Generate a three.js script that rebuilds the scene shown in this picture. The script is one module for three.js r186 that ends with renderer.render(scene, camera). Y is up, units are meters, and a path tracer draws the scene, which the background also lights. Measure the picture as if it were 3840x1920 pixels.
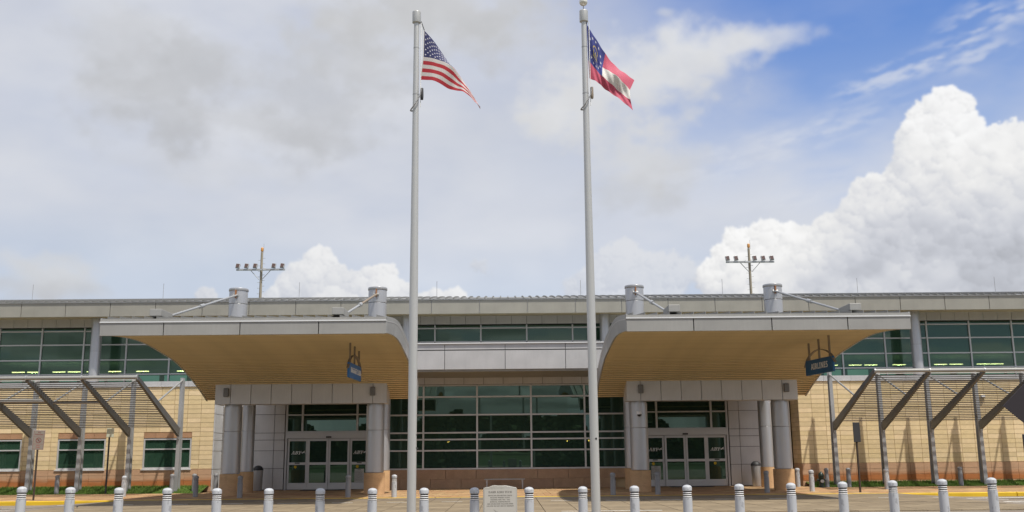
import * as THREE from 'three';
import { mergeGeometries } from 'three/addons/utils/BufferGeometryUtils.js';
import { RoundedBoxGeometry } from 'three/addons/geometries/RoundedBoxGeometry.js';
import { TextGeometry } from 'three/addons/geometries/TextGeometry.js';
import { FontLoader } from 'three/addons/loaders/FontLoader.js';

// ------------------------------------------------------------------ camera, light, exposure
const scene = new THREE.Scene();
const camera = new THREE.PerspectiveCamera(28.89, 2, 0.1, 3000);
camera.position.set(0, 1.6, 0);
camera.rotation.order = 'YXZ';
camera.rotation.set(Math.atan(506 / 2500), -0.0064, -0.0092);
const renderer = new THREE.WebGLRenderer({ antialias: true });
renderer.toneMapping = THREE.LinearToneMapping;
renderer.toneMappingExposure = 1.0;
renderer.shadowMap.enabled = true;

const SUN = new THREE.Vector3(0.31, 1, 0.38).normalize();
const sun = new THREE.DirectionalLight(new THREE.Color(1, 0.95, 0.86), 4.6);
sun.position.set(SUN.x * 120, SUN.y * 120, SUN.z * 120 - 40);
sun.target.position.set(0, 0, -40);
sun.castShadow = true; sun.shadow.radius = 2.6; // thin cloud before the sun
Object.assign(sun.shadow.camera, { left: -60, right: 60, top: 60, bottom: -60, near: 1, far: 300 });
sun.shadow.mapSize.set(4096, 4096);
scene.add(sun, sun.target);

// ------------------------------------------------------------------ noise
let seed = 7;
const rnd = () => { seed = (seed + 0x6d2b79f5) | 0; let t = Math.imul(seed ^ (seed >>> 15), 1 | seed); t = (t + Math.imul(t ^ (t >>> 7), 61 | t)) ^ t; return ((t ^ (t >>> 14)) >>> 0) / 4294967296; };
const rr = (a, b) => a + (b - a) * rnd();
const PERM = new Float32Array(4096);
for (let i = 0; i < 4096; i++) PERM[i] = rnd();
const h3 = (x, y, z) => PERM[(Math.imul(x, 73856093) ^ Math.imul(y, 19349663) ^ Math.imul(z, 83492791)) >>> 7 & 4095];
const fade = (t) => t * t * t * (t * (t * 6 - 15) + 10);
const mix = (a, b, t) => a + (b - a) * t;
const clamp01 = (x) => (x < 0 ? 0 : x > 1 ? 1 : x);
const sstep = (a, b, x) => { const t = clamp01((x - a) / (b - a)); return t * t * (3 - 2 * t); };
function vnoise(x, y, z) {
  const ix = Math.floor(x), iy = Math.floor(y), iz = Math.floor(z), u = fade(x - ix), v = fade(y - iy), w = fade(z - iz);
  return mix(mix(mix(h3(ix, iy, iz), h3(ix + 1, iy, iz), u), mix(h3(ix, iy + 1, iz), h3(ix + 1, iy + 1, iz), u), v),
    mix(mix(h3(ix, iy, iz + 1), h3(ix + 1, iy, iz + 1), u), mix(h3(ix, iy + 1, iz + 1), h3(ix + 1, iy + 1, iz + 1), u), v), w);
}
function fbm(x, y, z, oct) { let s = 0, a = 0.5, n = 0; for (let i = 0; i < oct; i++) { s += a * vnoise(x, y, z); n += a; a *= 0.5; x = x * 2.03 + 11.3; y = y * 2.03 + 5.1; z = z * 2.03 + 3.7; } return s / n; }

// ------------------------------------------------------------------ sky (air, clouds and an added glow round the sun), in degrees round and up
function buildSky() {
  const W = 4096, H = 2048, data = new Float32Array(W * H * 4);
  // heaps of cloud: [round, up, radius]
  const heapRight = [[25.08,17.83,1.40],[23.94,17.57,1.04],[25.76,16.59,1.35],[24.10,16.08,1.91],[26.01,15.20,2.03],[27.80,15.68,1.31],[28.80,14.41,2.48],[24.15,14.38,2.48],[26.62,13.46,3.15],[22.89,15.06,0.95],[22.89,13.89,1.58],[21.03,13.86,1.31],[20.52,12.72,1.80],[22.32,12.02,2.48],[24.88,11.56,3.38],[27.95,11.65,3.38],[18.46,11.91,1.24],[16.59,11.27,1.53],[19.33,10.75,2.03],[14.99,11.88,1.24],[13.54,11.75,1.08],[12.74,10.89,1.08],[15.63,9.89,2.03],[18.17,9.30,2.48],[21.28,9.32,2.93],[24.63,8.85,3.38],[27.85,8.79,3.15],[13.86,9.54,1.80],[11.88,9.85,1.13],[31.43,13.68,3.38],[31.74,9.52,4.50],[15.5,6.5,3.5],[21,5.5,4],[27,5,4.5],[35,9,4],[38,6.5,3.2]];
  const heapLeft = [[-10.88,10.79,1.17],[-11.57,9.96,1.35],[-12.23,9.47,1.08],[-9.85,10.09,1.04],[-8.71,9.89,0.86],[-7.81,10.24,0.77],[-7.01,10.26,0.74],[-7.22,9.23,1.35],[-6.08,9.29,0.81],[-13.26,8.84,0.81],[-16.92,8.72,0.59],[-4.12,9.05,0.60],[-3.08,8.98,0.75],[-4.79,8.95,0.50],[-10,7.5,2.2],[-6,7.2,2],[-3.5,7,1.7]];
  const heapMid = [[6.67,10.50,1.91],[5.27,9.74,1.58],[8.49,9.87,2.03],[9.98,10.16,1.24],[4.10,9.08,1.24],[-1.58,10.81,0.55],[-1.34,10.40,0.46],[8,7,3]];
  const R = 57.29578;
  function puffs(list, n2, n3) {
    const out = [];
    for (const [a, e, r] of list) {
      out.push([a, e, r, 0, 1]);
      for (let i = 0; i < n2; i++) {
        const t = rr(-0.35, 1.35) * Math.PI, q = r * rr(0.24, 0.46), d = Math.min(r * rr(0.4, 0.9), r * 1.06 - q), a2 = a + Math.cos(t) * d, e2 = e + Math.sin(t) * d * 0.95;
        out.push([a2, e2, q, Math.sqrt(Math.max(0, r * r - d * d)) * 0.75, 0.6]);
        for (let k = 0; k < n3; k++) { const t2 = rr(0, 2) * Math.PI, q2 = q * rr(0.25, 0.5), d2 = Math.min(q * rr(0.4, 0.95), q * 1.1 - q2); out.push([a2 + Math.cos(t2) * d2, e2 + Math.sin(t2) * d2, q2, Math.sqrt(Math.max(0, r * r - d * d)) * 0.75 + Math.sqrt(Math.max(0, q * q - d2 * d2)) * 0.8, 0.35]); }
      }
    }
    const bins = new Map();
    for (const p of out) for (let i = Math.floor(p[0] - p[2]); i <= Math.floor(p[0] + p[2]); i++) for (let j = Math.floor(p[1] - p[2]); j <= Math.floor(p[1] + p[2]); j++) { const k = i * 1000 + j; if (!bins.has(k)) bins.set(k, []); bins.get(k).push(p); }
    return bins;
  }
  const heaps = [
    { bins: puffs(heapLeft, 10, 5), top: 0.86, low: 0.62, dens: 0.85, warp: 0.22, soft: 0.10 },
    { bins: puffs(heapMid, 9, 3), top: 0.74, low: 0.56, dens: 0.62, warp: 0.55, soft: 0.45 },
    { bins: puffs(heapRight, 11, 6), top: 0.93, low: 0.53, dens: 0.95, warp: 0.28, soft: 0.13 }];
  // soft layers: [round, up, half width, half height, opacity, brightness, warmth]
  const soft = [[-19.48,19.87,5.2,3.3,0.8,0.535,0],[-22.40,22.03,3.83,2.03,0.5,0.56,0],[-11.86,19.86,5.18,3.15,0.6,0.55,0],[-12.95,18.0,4.2,1.6,0.55,0.54,0],[-4.59,24.9,8.4,2.9,0.85,0.575,0.02],[-8.89,22.43,5.63,2.6,0.65,0.57,0.01],[-17,15.5,6,1.2,0.3,0.6,0],
    [3.15,19.6,3.4,2.6,0.9,0.72,0.02],[6.55,20.6,4.6,2.9,0.9,0.72,0.02],[10.17,21.9,4.2,2.4,0.9,0.73,0.015],[13.0,22.7,3.0,1.5,0.85,0.74,0.01],[16.26,22.88,2.3,0.8,0.6,0.74,0],[8.03,16.6,3.5,1.9,0.75,0.68,0.02],[7.6,14.9,3.2,1.3,0.5,0.58,0],[10.83,16.43,2.2,1.4,0.4,0.62,0],[-25.06,9.62,3.3,1.25,0.75,0.66,0.02],[-26,8.9,4,0.7,0.6,0.57,0],
    [9.82,24.97,0.7,0.4,0.5,0.7,0]];
  const wisps = [[22.0,20.0,2.9,0.75,0.75],[24.6,20.6,2.6,0.8,0.8],[27.0,22.0,2.3,1.3,0.7],[28.9,22.3,1.6,1.0,0.6],[27.0,20.5,2.2,0.9,0.6],[18,17.5,6,1.0,0.5],[14,16.6,6,1.2,0.5],[17,14.2,5,0.9,0.4]];
  const col = [0, 0, 0];
  function put(r, g, b, a) { col[0] = mix(col[0], r, a); col[1] = mix(col[1], g, a); col[2] = mix(col[2], b, a); }
  function heapAt(hp, az, el) {
    const w = hp.warp, ax = az + (fbm(az * 1.1, el * 1.1, 3, 4) - 0.5) * w * 2.2 + (fbm(az * 5, el * 5, 13, 3) - 0.5) * w * 1.0, ey = el + (fbm(az * 1.1, el * 1.1, 23, 4) - 0.5) * w * 2.2 + (fbm(az * 5, el * 5, 33, 3) - 0.5) * w * 1.0;
    const list = hp.bins.get(Math.floor(ax) * 1000 + Math.floor(ey));
    if (!list) return null;
    let best = -1, bp = null, cover = 0, big = null, bb = -1;
    for (const p of list) {
      const dx = ax - p[0], dy = ey - p[1], d2 = dx * dx + dy * dy, r2 = p[2] * p[2];
      if (d2 >= r2) continue;
      const d = Math.sqrt(d2), z = p[3] + Math.sqrt(r2 - d2), c = (p[2] - d) / hp.soft;
      if (c > cover) cover = c;
      if (z > best) { best = z; bp = p; }
      if (p[4] === 1 && z > bb) { bb = z; big = p; }
    }
    if (!bp) return null;
    const nz = (p) => { const dx = (ax - p[0]) / p[2], dy = (ey - p[1]) / p[2]; return 0.38 * dx + 0.78 * dy + 0.5 * Math.sqrt(Math.max(0, 1 - dx * dx - dy * dy)); };
    let s = nz(bp) * 0.55 + (big ? nz(big) : nz(bp)) * 0.45;
    return [Math.min(1, cover), s];
  }
  function sky(az, el, x, y, z) {
    const e = Math.max(el, 0);
    // clear air
    const k1 = sstep(2, 14, e), k2 = sstep(10, 28, e), k3 = sstep(28, 90, e);
    col[0] = mix(mix(mix(0.52, 0.25, k1), 0.088, k2), 0.05, k3); col[1] = mix(mix(mix(0.62, 0.42, k1), 0.225, k2), 0.15, k3); col[2] = mix(mix(mix(0.75, 0.76, k1), 0.62, k2), 0.45, k3);
    const inView = (1 - sstep(34, 48, Math.abs(az))) * (1 - sstep(29, 38, e));
    // thin veil: thick to the left, thinning to the upper right; further round and overhead broken in the same way
    const n1 = fbm(x * 3 + 9, y * 5, z * 3, 5), n2 = fbm(x * 9, y * 20, z * 9 + 4, 5);
    const seen = 0.95 - 0.87 * sstep(-7, 20, az + (n1 - 0.5) * 16) * sstep(12.5, 22.5, e + (n2 - 0.5) * 10) - 0.25 * sstep(0, 12, az) * sstep(14, 6, e) * n2;
    const away = sstep(0.36, 0.62, n1) * 0.85 + 0.08;
    const veil = clamp01(mix(away, seen, inView) + (n2 - 0.5) * 0.3), lum = 0.685 + (n1 - 0.5) * 0.13 + (n2 - 0.5) * 0.08;
    const hz = sstep(14.5, 9, e + (n1 - 0.5) * 5) * 0.8; put(lum * mix(0.965, 0.80, hz), lum * mix(0.995, 0.91, hz), lum * mix(1.075, 1.09, hz), veil);
    const sd = x * SUN.x + y * SUN.y + z * SUN.z; if (sd > 0.5) { const gl = Math.pow((sd - 0.5) / 0.5, 3) * 1.8; col[0] += gl; col[1] += gl * 0.98; col[2] += gl * 0.94; }  // wide glow round the sun, added as extra soft light on the fronts
    if (inView < 1) {
      const yy = 1 / (Math.max(y, 0.05) + 0.15), g1 = fbm(x * yy * 2.1 + 30, z * yy * 2.1, 8, 6), g2 = fbm(x * yy * 6, z * yy * 6, 18, 5), a = sstep(0.44, 0.58, g1 + (g2 - 0.5) * 0.3) * (1 - inView), b = 0.52 + 0.6 * g2 - 0.45 * sstep(0.52, 0.75, g1);
      put(b, b * 1.0, b * 1.03, a);
    }
    if (inView > 0) {
      for (const [a, u, ra, re, op, br, wm] of soft) {
        const dx = az - a, dy = el - u; if (Math.abs(dx) > ra * 2.2 || Math.abs(dy) > re * 2.2) continue;
        const w1 = fbm(az * 0.32 + a, el * 0.42, 41, 5) - 0.5, w2 = fbm(az * 0.32, el * 0.42 + u, 57, 5) - 0.5, w3 = fbm(az * 1.0, el * 1.4, 71 + a, 5) - 0.5;
        const q = Math.hypot((dx + w1 * ra * 1.5) / ra, (dy + w2 * re * 1.5) / re) + w3 * 0.75;
        const t = sstep(1.2, 0.25, q) * op * inView, l = br + (w3 + w1) * 0.07 + 0.03 * dy / re;
        if (t > 0) put(l * (0.98 + wm), l * (1 + wm * 0.4), l * (1.045 - wm), t);
      }
      for (const [a, u, ra, re, op] of wisps) {
        const dx = az - a, dy = el - u - dx * 0.22; if (Math.abs(dx) > ra * 2 || Math.abs(dy) > re * 3) continue;
        const s1 = fbm(az * 0.9 + dy * 0.8, (dy + u) * 3.0, 83 + a, 6), q = Math.hypot(dx / ra, dy / re), t = sstep(1.35, 0.1, q) * sstep(0.36, 0.72, s1) * op * 0.85 * inView;
        if (t > 0) put(0.70, 0.73, 0.80, Math.min(1, t));
      }
      for (const hp of heaps) {
        const r = heapAt(hp, az, el);
        if (!r) continue;
        const m1 = fbm(az * 0.30, el * 0.36, 91, 4), m2 = fbm(az * 1.3, el * 1.6, 101, 4);
        // thick parts low down are lit less than the tops
        const mid = hp === heaps[2] ? mix(7.0, 13.2, sstep(13.5, 21.5, az)) : 8.2, lowk = sstep(mid + 3.6, mid - 2.4, el + (m1 - 0.5) * 11);
        let l = mix(hp.top, hp.low, clamp01(lowk * 0.72 + (hp === heaps[2] ? (m1 - 0.42) * 1.15 * sstep(18.5, 15, el) : 0) + (m2 - 0.5) * 0.5)) * (0.76 + 0.29 * clamp01(r[1] * 0.75 + 0.42) + (m2 - 0.5) * 0.05);
        const g = sstep(0.9, 0.55, l);
        put(l * mix(1, 0.965, g), l * mix(0.995, 0.995, g), l * mix(0.985, 1.085, g), sstep(0, 1, r[0]) * hp.dens * inView);
      }
    }
  }
  const at = (cx, ry) => {
    const up = ((ry + 0.5) / H - 0.5) * Math.PI, around = ((cx + 0.5) / W - 0.5) * 2 * Math.PI, c = Math.cos(up);
    const x = Math.cos(around) * c, z = Math.sin(around) * c, y = Math.sin(up);
    sky(Math.atan2(x, -z) * R, up * R, x, y, z);
  };
  for (let row = 0; row < H; row += 1) {
    const el = ((row + 0.5) / H - 0.5) * 180;
    const fineRow = el > 3 && el < 31;
    const blk = 8;
    if (!fineRow && row % blk) { data.copyWithin(row * W * 4, (row - 1) * W * 4, row * W * 4); continue; }
    if (el < -1.5) { for (let c = 0; c < W; c++) { const i = (row * W + c) * 4; data[i] = 0.42; data[i + 1] = 0.43; data[i + 2] = 0.42; data[i + 3] = 1; } continue; }
    for (let c = 0; c < W;) {
      let az = ((c + 0.5) / W) * 360 - 90; if (az > 180) az -= 360;
      const n = fineRow && az > -33 && az < 36 ? 1 : blk - (c % blk);
      at(c + (n - 1) / 2, row);
      for (let k = 0; k < n && c + k < W; k++) { const i = (row * W + c + k) * 4; data[i] = col[0]; data[i + 1] = col[1]; data[i + 2] = col[2]; data[i + 3] = 1; }
      c += n;
    }
  }
  const t = new THREE.DataTexture(data, W, H, THREE.RGBAFormat, THREE.FloatType);
  t.mapping = THREE.EquirectangularReflectionMapping; t.magFilter = THREE.LinearFilter; t.needsUpdate = true;
  return t;
}
scene.background = scene.environment = buildSky();

// ------------------------------------------------------------------ textures
const toS = (v) => { v = clamp01(v); return Math.round(255 * (v <= 0.0031308 ? v * 12.92 : 1.055 * Math.pow(v, 1 / 2.4) - 0.055)); };
function tileFbm(u, v, f, oct, s) { let r = 0, a = 0.5, n = 0; for (let i = 0; i < oct; i++) { // periodic
    const x = u * f, y = v * f, ix = Math.floor(x), iy = Math.floor(y), p = fade(x - ix), q = fade(y - iy), m = (k) => ((k % f) + f) % f;
    r += a * mix(mix(h3(m(ix), m(iy), s + i), h3(m(ix + 1), m(iy), s + i), p), mix(h3(m(ix), m(iy + 1), s + i), h3(m(ix + 1), m(iy + 1), s + i), p), q); n += a; a *= 0.55; f *= 2; }
  return r / n; }
function colorTex(size, repeatMetres, fn, wrap = true) { // fn(u, v) -> linear rgb; uv are metres
  const [w, h] = [].concat(size, size), d = new Uint8Array(w * h * 4);
  for (let j = 0; j < h; j++) for (let i = 0; i < w; i++) { const c = fn((i + 0.5) / w, (j + 0.5) / h), k = (j * w + i) * 4; d[k] = toS(c[0]); d[k + 1] = toS(c[1]); d[k + 2] = toS(c[2]); d[k + 3] = 255; }
  const t = new THREE.DataTexture(d, w, h); t.colorSpace = THREE.SRGBColorSpace; t.magFilter = THREE.LinearFilter; t.minFilter = THREE.LinearMipmapLinearFilter;
  t.wrapS = t.wrapT = wrap ? THREE.RepeatWrapping : THREE.ClampToEdgeWrapping; const [rx, ry] = [].concat(repeatMetres, repeatMetres); t.repeat.set(1 / rx, 1 / ry); t.needsUpdate = true; return t;
}
function greyTex(size, repeatMetres, fn) { const t = colorTex(size, repeatMetres, (u, v) => { const g = fn(u, v); return [g, g, g]; }); t.colorSpace = THREE.NoColorSpace; return t; }
const mottle = colorTex(256, 3.1, (u, v) => { const n = tileFbm(u, v, 4, 6, 1), m = tileFbm(u, v, 3, 2, 40); const g = 0.86 + 0.16 * (n - 0.5) + 0.14 * m; return [g, g, g * 0.995]; });
const streaky = colorTex(512, 2.7, (u, v) => { const n = tileFbm(u, v, 4, 6, 1), st = tileFbm(u, v * 0.12, 30, 4, 61), m = tileFbm(u, v, 2, 3, 62), g = 0.84 + 0.14 * (n - 0.5) + 0.10 * (st - 0.5) + 0.22 * m - 0.12 * sstep(0.60, 0.78, st) * m; return [g, g * 0.995, g * 0.985]; });
const scuffed = colorTex(512, 1.6, (u, v) => { const n = tileFbm(u, v, 6, 7, 71), sc = sstep(0.66, 0.72, tileFbm(u, v, 14, 5, 72)), dr = tileFbm(u, v * 0.1, 40, 3, 73), g = 0.80 + 0.2 * n + 0.1 * (dr - 0.5) - 0.25 * sc; return [g, g * 0.985, g * 0.96]; });
const grimy = colorTex(512, 4.3, (u, v) => { const n = tileFbm(u, v, 5, 7, 2), s = tileFbm(u, v * 0.25, 12, 3, 9), m = tileFbm(u, v, 2, 2, 77); const g = 0.72 + 0.28 * n + 0.08 * (s - 0.5) + 0.12 * (m - 0.5); return [g, g * 0.99, g * 0.97]; });
const stoneTex = colorTex(512, 1.9, (u, v) => { const n = tileFbm(u, v, 6, 7, 5), p = tileFbm(u, v, 64, 2, 6), m = tileFbm(u, v, 3, 2, 7); const g = 0.70 + 0.24 * n + 0.16 * (p - 0.5) + 0.16 * (m - 0.5); return [g, g * (0.97 + 0.05 * m), g * (0.93 + 0.08 * n)]; });
const blockTex = colorTex(512, 1.3, (u, v) => { const n = tileFbm(u, v, 8, 6, 15), p = tileFbm(u, v, 96, 2, 16); const g = 0.86 + 0.14 * n + 0.12 * (p - 0.5); return [g, g * 0.99, g * 0.965]; });
const concTex = colorTex(1024, 5.3, (u, v) => { const n = tileFbm(u, v, 5, 8, 25), p = tileFbm(u, v, 128, 2, 26), m = tileFbm(u, v, 3, 3, 27), st = sstep(0.62, 0.75, tileFbm(u, v, 7, 4, 28)); const g = 0.66 + 0.34 * n + 0.20 * (p - 0.5) + 0.25 * (m - 0.5) - 0.12 * st; return [g, g * (0.97 + 0.04 * m), g * (0.93 + 0.08 * m)]; });
const stainTex = colorTex([1024, 256], [9, 1.3], (u, v) => { // red clay splashed up the foot of the wall; u round 9 m, v up 1.3 m
  const n = tileFbm(u, v, 6, 6, 35), hgt = 0.24 + 0.40 * tileFbm(u, 0.5, 5, 3, 36) , k = sstep(hgt, hgt * 0.35, v + (n - 0.5) * 0.22), g = 0.82 + 0.22 * (tileFbm(u, v, 24, 5, 37) - 0.2);
  return [mix(0.60, 0.50, k) * g, mix(0.37, 0.18, k) * g, mix(0.225, 0.055, k) * g]; });
const bumpFine = greyTex(256, 0.5, (u, v) => tileFbm(u, v, 24, 4, 45));
const bumpPave = greyTex(512, 1.1, (u, v) => tileFbm(u, v, 24, 5, 46));

// ------------------------------------------------------------------ materials (base colours, some shifted lighter or darker to carry shade)
const rgb = (r, g, b) => new THREE.Color().setRGB(r, g, b);
const std = (r, g, b, o = {}) => new THREE.MeshStandardMaterial({ color: rgb(r, g, b), roughness: 0.7, ...o });
const vary = (n, f) => Array.from({ length: n }, (_, i) => f(i));
const M = {
  silver: vary(4, () => { const g = rr(0.97, 1.03); return std(0.60 * g, 0.60 * g, 0.605 * g, { roughness: 0.42, metalness: 0.2, map: streaky }); }),  // lifted above the fascia tone to lighten cladding that stands in shade
  fascia: vary(4, () => { const g = rr(0.97, 1.03); return std(0.325 * g, 0.322 * g, 0.31 * g, { roughness: 0.5, metalness: 0.1, map: streaky }); }),  // held darker than silver because these fronts stand in the sun
  eave: vary(4, () => { const g = rr(0.97, 1.03); return std(0.335 * g, 0.325 * g, 0.285 * g, { roughness: 0.5, metalness: 0.1, map: streaky }); }),
  bright: vary(3, () => { const g = rr(0.98, 1.02); return std(0.49 * g, 0.49 * g, 0.50 * g, { roughness: 0.45, metalness: 0.15, map: streaky }); }),
  column: std(0.52, 0.525, 0.545, { roughness: 0.34, metalness: 0.55, map: streaky }),
  trim: std(0.74, 0.74, 0.74, { roughness: 0.35, metalness: 0.3 }),
  frame: std(0.56, 0.56, 0.56, { roughness: 0.4, metalness: 0.3 }),
  steel: std(0.46, 0.47, 0.48, { roughness: 0.42, metalness: 0.35, map: grimy }), girder: std(0.145, 0.152, 0.165, { roughness: 0.5, metalness: 0.2, map: grimy }), louvre: std(0.055, 0.048, 0.042, { roughness: 0.5, metalness: 0.2, map: grimy }), sconce: std(0.17, 0.17, 0.17, { roughness: 0.45, metalness: 0.3 }), darkRust: std(0.045, 0.03, 0.022, { roughness: 0.8 }),
  roof: std(0.30, 0.30, 0.29, { roughness: 0.5, metalness: 0.4, map: grimy }),
  gap: std(0.13, 0.13, 0.13),
  dark: std(0.025, 0.025, 0.027, { roughness: 0.55 }),
  soffit: vary(4, () => { const g = rr(0.94, 1.06); return std(0.78 * g, 0.61 * g, 0.345 * g, { roughness: 0.6, map: mottle }); }),
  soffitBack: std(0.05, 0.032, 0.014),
  eaves: std(0.62, 0.53, 0.34, { map: mottle }),
  block: vary(6, () => { const g = rr(0.90, 1.06), w = rr(0.94, 1.05); return std(0.80 * g, 0.635 * g, 0.38 * g * w, { roughness: 0.88, map: blockTex, bumpMap: bumpFine, bumpScale: 0.002 }); }),
  mortar: std(0.48, 0.35, 0.20, { roughness: 0.95 }),
  stain: std(1, 1, 1, { roughness: 0.9, map: stainTex }),
  lintel: vary(3, () => { const g = rr(0.93, 1.05); return std(0.50 * g, 0.29 * g, 0.165 * g, { roughness: 0.85, map: stoneTex }); }),
  brown: vary(4, () => { const g = rr(0.9, 1.08); return std(0.47 * g, 0.30 * g, 0.185 * g, { roughness: 0.8, map: stoneTex }); }),
  plinth: std(0.66, 0.43, 0.235, { roughness: 0.85, map: stoneTex }),
  glass: new THREE.MeshPhysicalMaterial({ color: rgb(0.125, 0.29, 0.19), transmission: 1, thickness: 0, roughness: 0.0, ior: 1.5, metalness: 0.3 }),
  glassLow: new THREE.MeshPhysicalMaterial({ color: rgb(0.095, 0.185, 0.14), transmission: 1, thickness: 0, roughness: 0.0, ior: 1.5, metalness: 0.56 }),
  room: std(0.16, 0.17, 0.16, { roughness: 0.9 }),
  roomDark: std(0.05, 0.05, 0.048, { roughness: 0.9 }),
  roomFloor: std(0.11, 0.10, 0.09, { roughness: 0.5 }),
  pave: vary(7, () => { const g = rr(0.82, 1.1), w = rr(0.9, 1.1); return std(0.50 * g, 0.305 * g * w, 0.155 * g * w, { roughness: 0.9, map: concTex, bumpMap: bumpPave, bumpScale: 0.004 }); }),
  slab: vary(7, () => { const g = rr(0.88, 1.07); return std(0.278 * g, 0.219 * g, 0.143 * g, { roughness: 0.9, map: concTex, bumpMap: bumpPave, bumpScale: 0.004 }); }),
  lane: vary(5, () => { const g = rr(0.9, 1.06); return std(0.245 * g, 0.195 * g, 0.140 * g, { roughness: 0.9, map: concTex, bumpMap: bumpPave, bumpScale: 0.004 }); }),
  joint: std(0.10, 0.075, 0.045, { roughness: 0.95 }),
  road: std(0.25, 0.21, 0.17, { roughness: 0.92, map: concTex, bumpMap: bumpPave, bumpScale: 0.005 }),
  paint: std(0.72, 0.70, 0.66, { roughness: 0.8, map: grimy }),
  yellow: vary(3, () => { const g = rr(0.94, 1.04); return std(0.72 * g, 0.47 * g, 0.018, { roughness: 0.6, map: grimy }); }),
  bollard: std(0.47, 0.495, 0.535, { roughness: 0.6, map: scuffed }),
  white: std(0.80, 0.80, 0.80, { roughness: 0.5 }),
  bollardShaded: std(0.30, 0.305, 0.32, { roughness: 0.6, map: grimy }),  // bollard grey darkened for the ones standing in shade
  shadedStripeAndBead: std(0.30, 0.30, 0.31, { roughness: 0.6 }),  // white stripes greyed for shaded bollards; also used for the flagpole beads
  black: std(0.018, 0.018, 0.02, { roughness: 0.5 }),
  pole: std(0.51, 0.51, 0.495, { roughness: 0.36, metalness: 0.4, map: mottle }),
  granite: std(0.46, 0.45, 0.42, { roughness: 0.85, map: stoneTex, bumpMap: bumpFine, bumpScale: 0.004 }),
  blue: std(0.010, 0.105, 0.26, { roughness: 0.45 }),
  blueBright: std(0.03, 0.15, 0.40, { roughness: 0.45 }),
  letter: std(0.78, 0.78, 0.76, { roughness: 0.6 }),
  bracketBrown: std(0.24, 0.19, 0.14, { roughness: 0.6 }),
  rust: std(0.30, 0.13, 0.05, { roughness: 0.85 }),
  grass: vary(1, () => new THREE.MeshStandardMaterial({ color: 0xffffff, roughness: 0.9, side: THREE.DoubleSide }))[0],
  soil: std(0.085, 0.14, 0.025, { roughness: 1, map: grimy }),
  lawn: std(0.06, 0.09, 0.025, { roughness: 1, map: grimy }),
  leaf: std(0.05, 0.075, 0.025, { roughness: 0.9, side: THREE.DoubleSide }),
  hydrant: std(0.012, 0.03, 0.02, { roughness: 0.4 }),
  concretePole: std(0.36, 0.315, 0.25, { roughness: 0.9, map: stoneTex }),
  lens: std(0.10, 0.06, 0.05, { roughness: 0.25 }),
  amber: std(0.60, 0.28, 0.07, { roughness: 0.4 }),
  gold: std(0.70, 0.68, 0.62, { roughness: 0.3, metalness: 0.3 }),
};
const pick = (a) => a[Math.floor(rnd() * a.length) % a.length];

// ------------------------------------------------------------------ builders
const used = new Map();
function numbered(name) { const n = used.get(name) ?? 0; used.set(name, n + 1); return n ? name + '_' + String(n).padStart(3, '0') : name; }
function tag(o, label, category, group) { o.userData.label = label; o.userData.category = category; if (group) o.userData.group = group; return o; }
function thing(name, label, category, pos = [0, 0, 0], turn = 0, group) { const o = new THREE.Group(); o.name = numbered(name); o.position.set(...pos); o.rotation.y = turn; scene.add(o); return tag(o, label, category, group); }
function struct(name) { const o = new THREE.Group(); o.name = numbered(name); o.userData.kind = 'structure'; scene.add(o); return o; }
function part(parent, name, geo, mat, x = 0, y = 0, z = 0, rx = 0, ry = 0, rz = 0) {
  const m = new THREE.Mesh(geo, mat); m.name = name; m.position.set(x, y, z); m.rotation.set(rx, ry, rz); m.castShadow = m.receiveShadow = true; parent.add(m); return m;
}
const boxes = new Map();
function metreUv(g, w, h, d, ou = 0, ov = 0) { // uv of a box in metres
  const uv = g.attributes.uv, n = g.attributes.normal, p = g.attributes.position;
  for (let i = 0; i < uv.count; i++) { const ax = Math.abs(n.getX(i)), ay = Math.abs(n.getY(i)), az = Math.abs(n.getZ(i)); if (az >= ax && az >= ay) uv.setXY(i, p.getX(i) + ou, p.getY(i) + ov); else if (ax >= ay) uv.setXY(i, p.getZ(i) + ou, p.getY(i) + ov); else uv.setXY(i, p.getX(i) + ou, p.getZ(i) + ov); }
  return g;
}
function box(w, h, d, variant = 0) { // shared boxes, a few texture offsets each
  const k = [w, h, d].map((v) => v.toFixed(3)).join() + variant;
  if (!boxes.has(k)) boxes.set(k, metreUv(new THREE.BoxGeometry(w, h, d), w, h, d, variant * 1.37, variant * 0.83));
  return boxes.get(k);
}
function rbox(w, h, d, r = 0.01, seg = 1) { const k = 'r' + [w, h, d, r].map((v) => v.toFixed(3)).join(); if (!boxes.has(k)) boxes.set(k, metreUv(new RoundedBoxGeometry(w, h, d, seg, r), w, h, d)); return boxes.get(k); }
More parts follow.
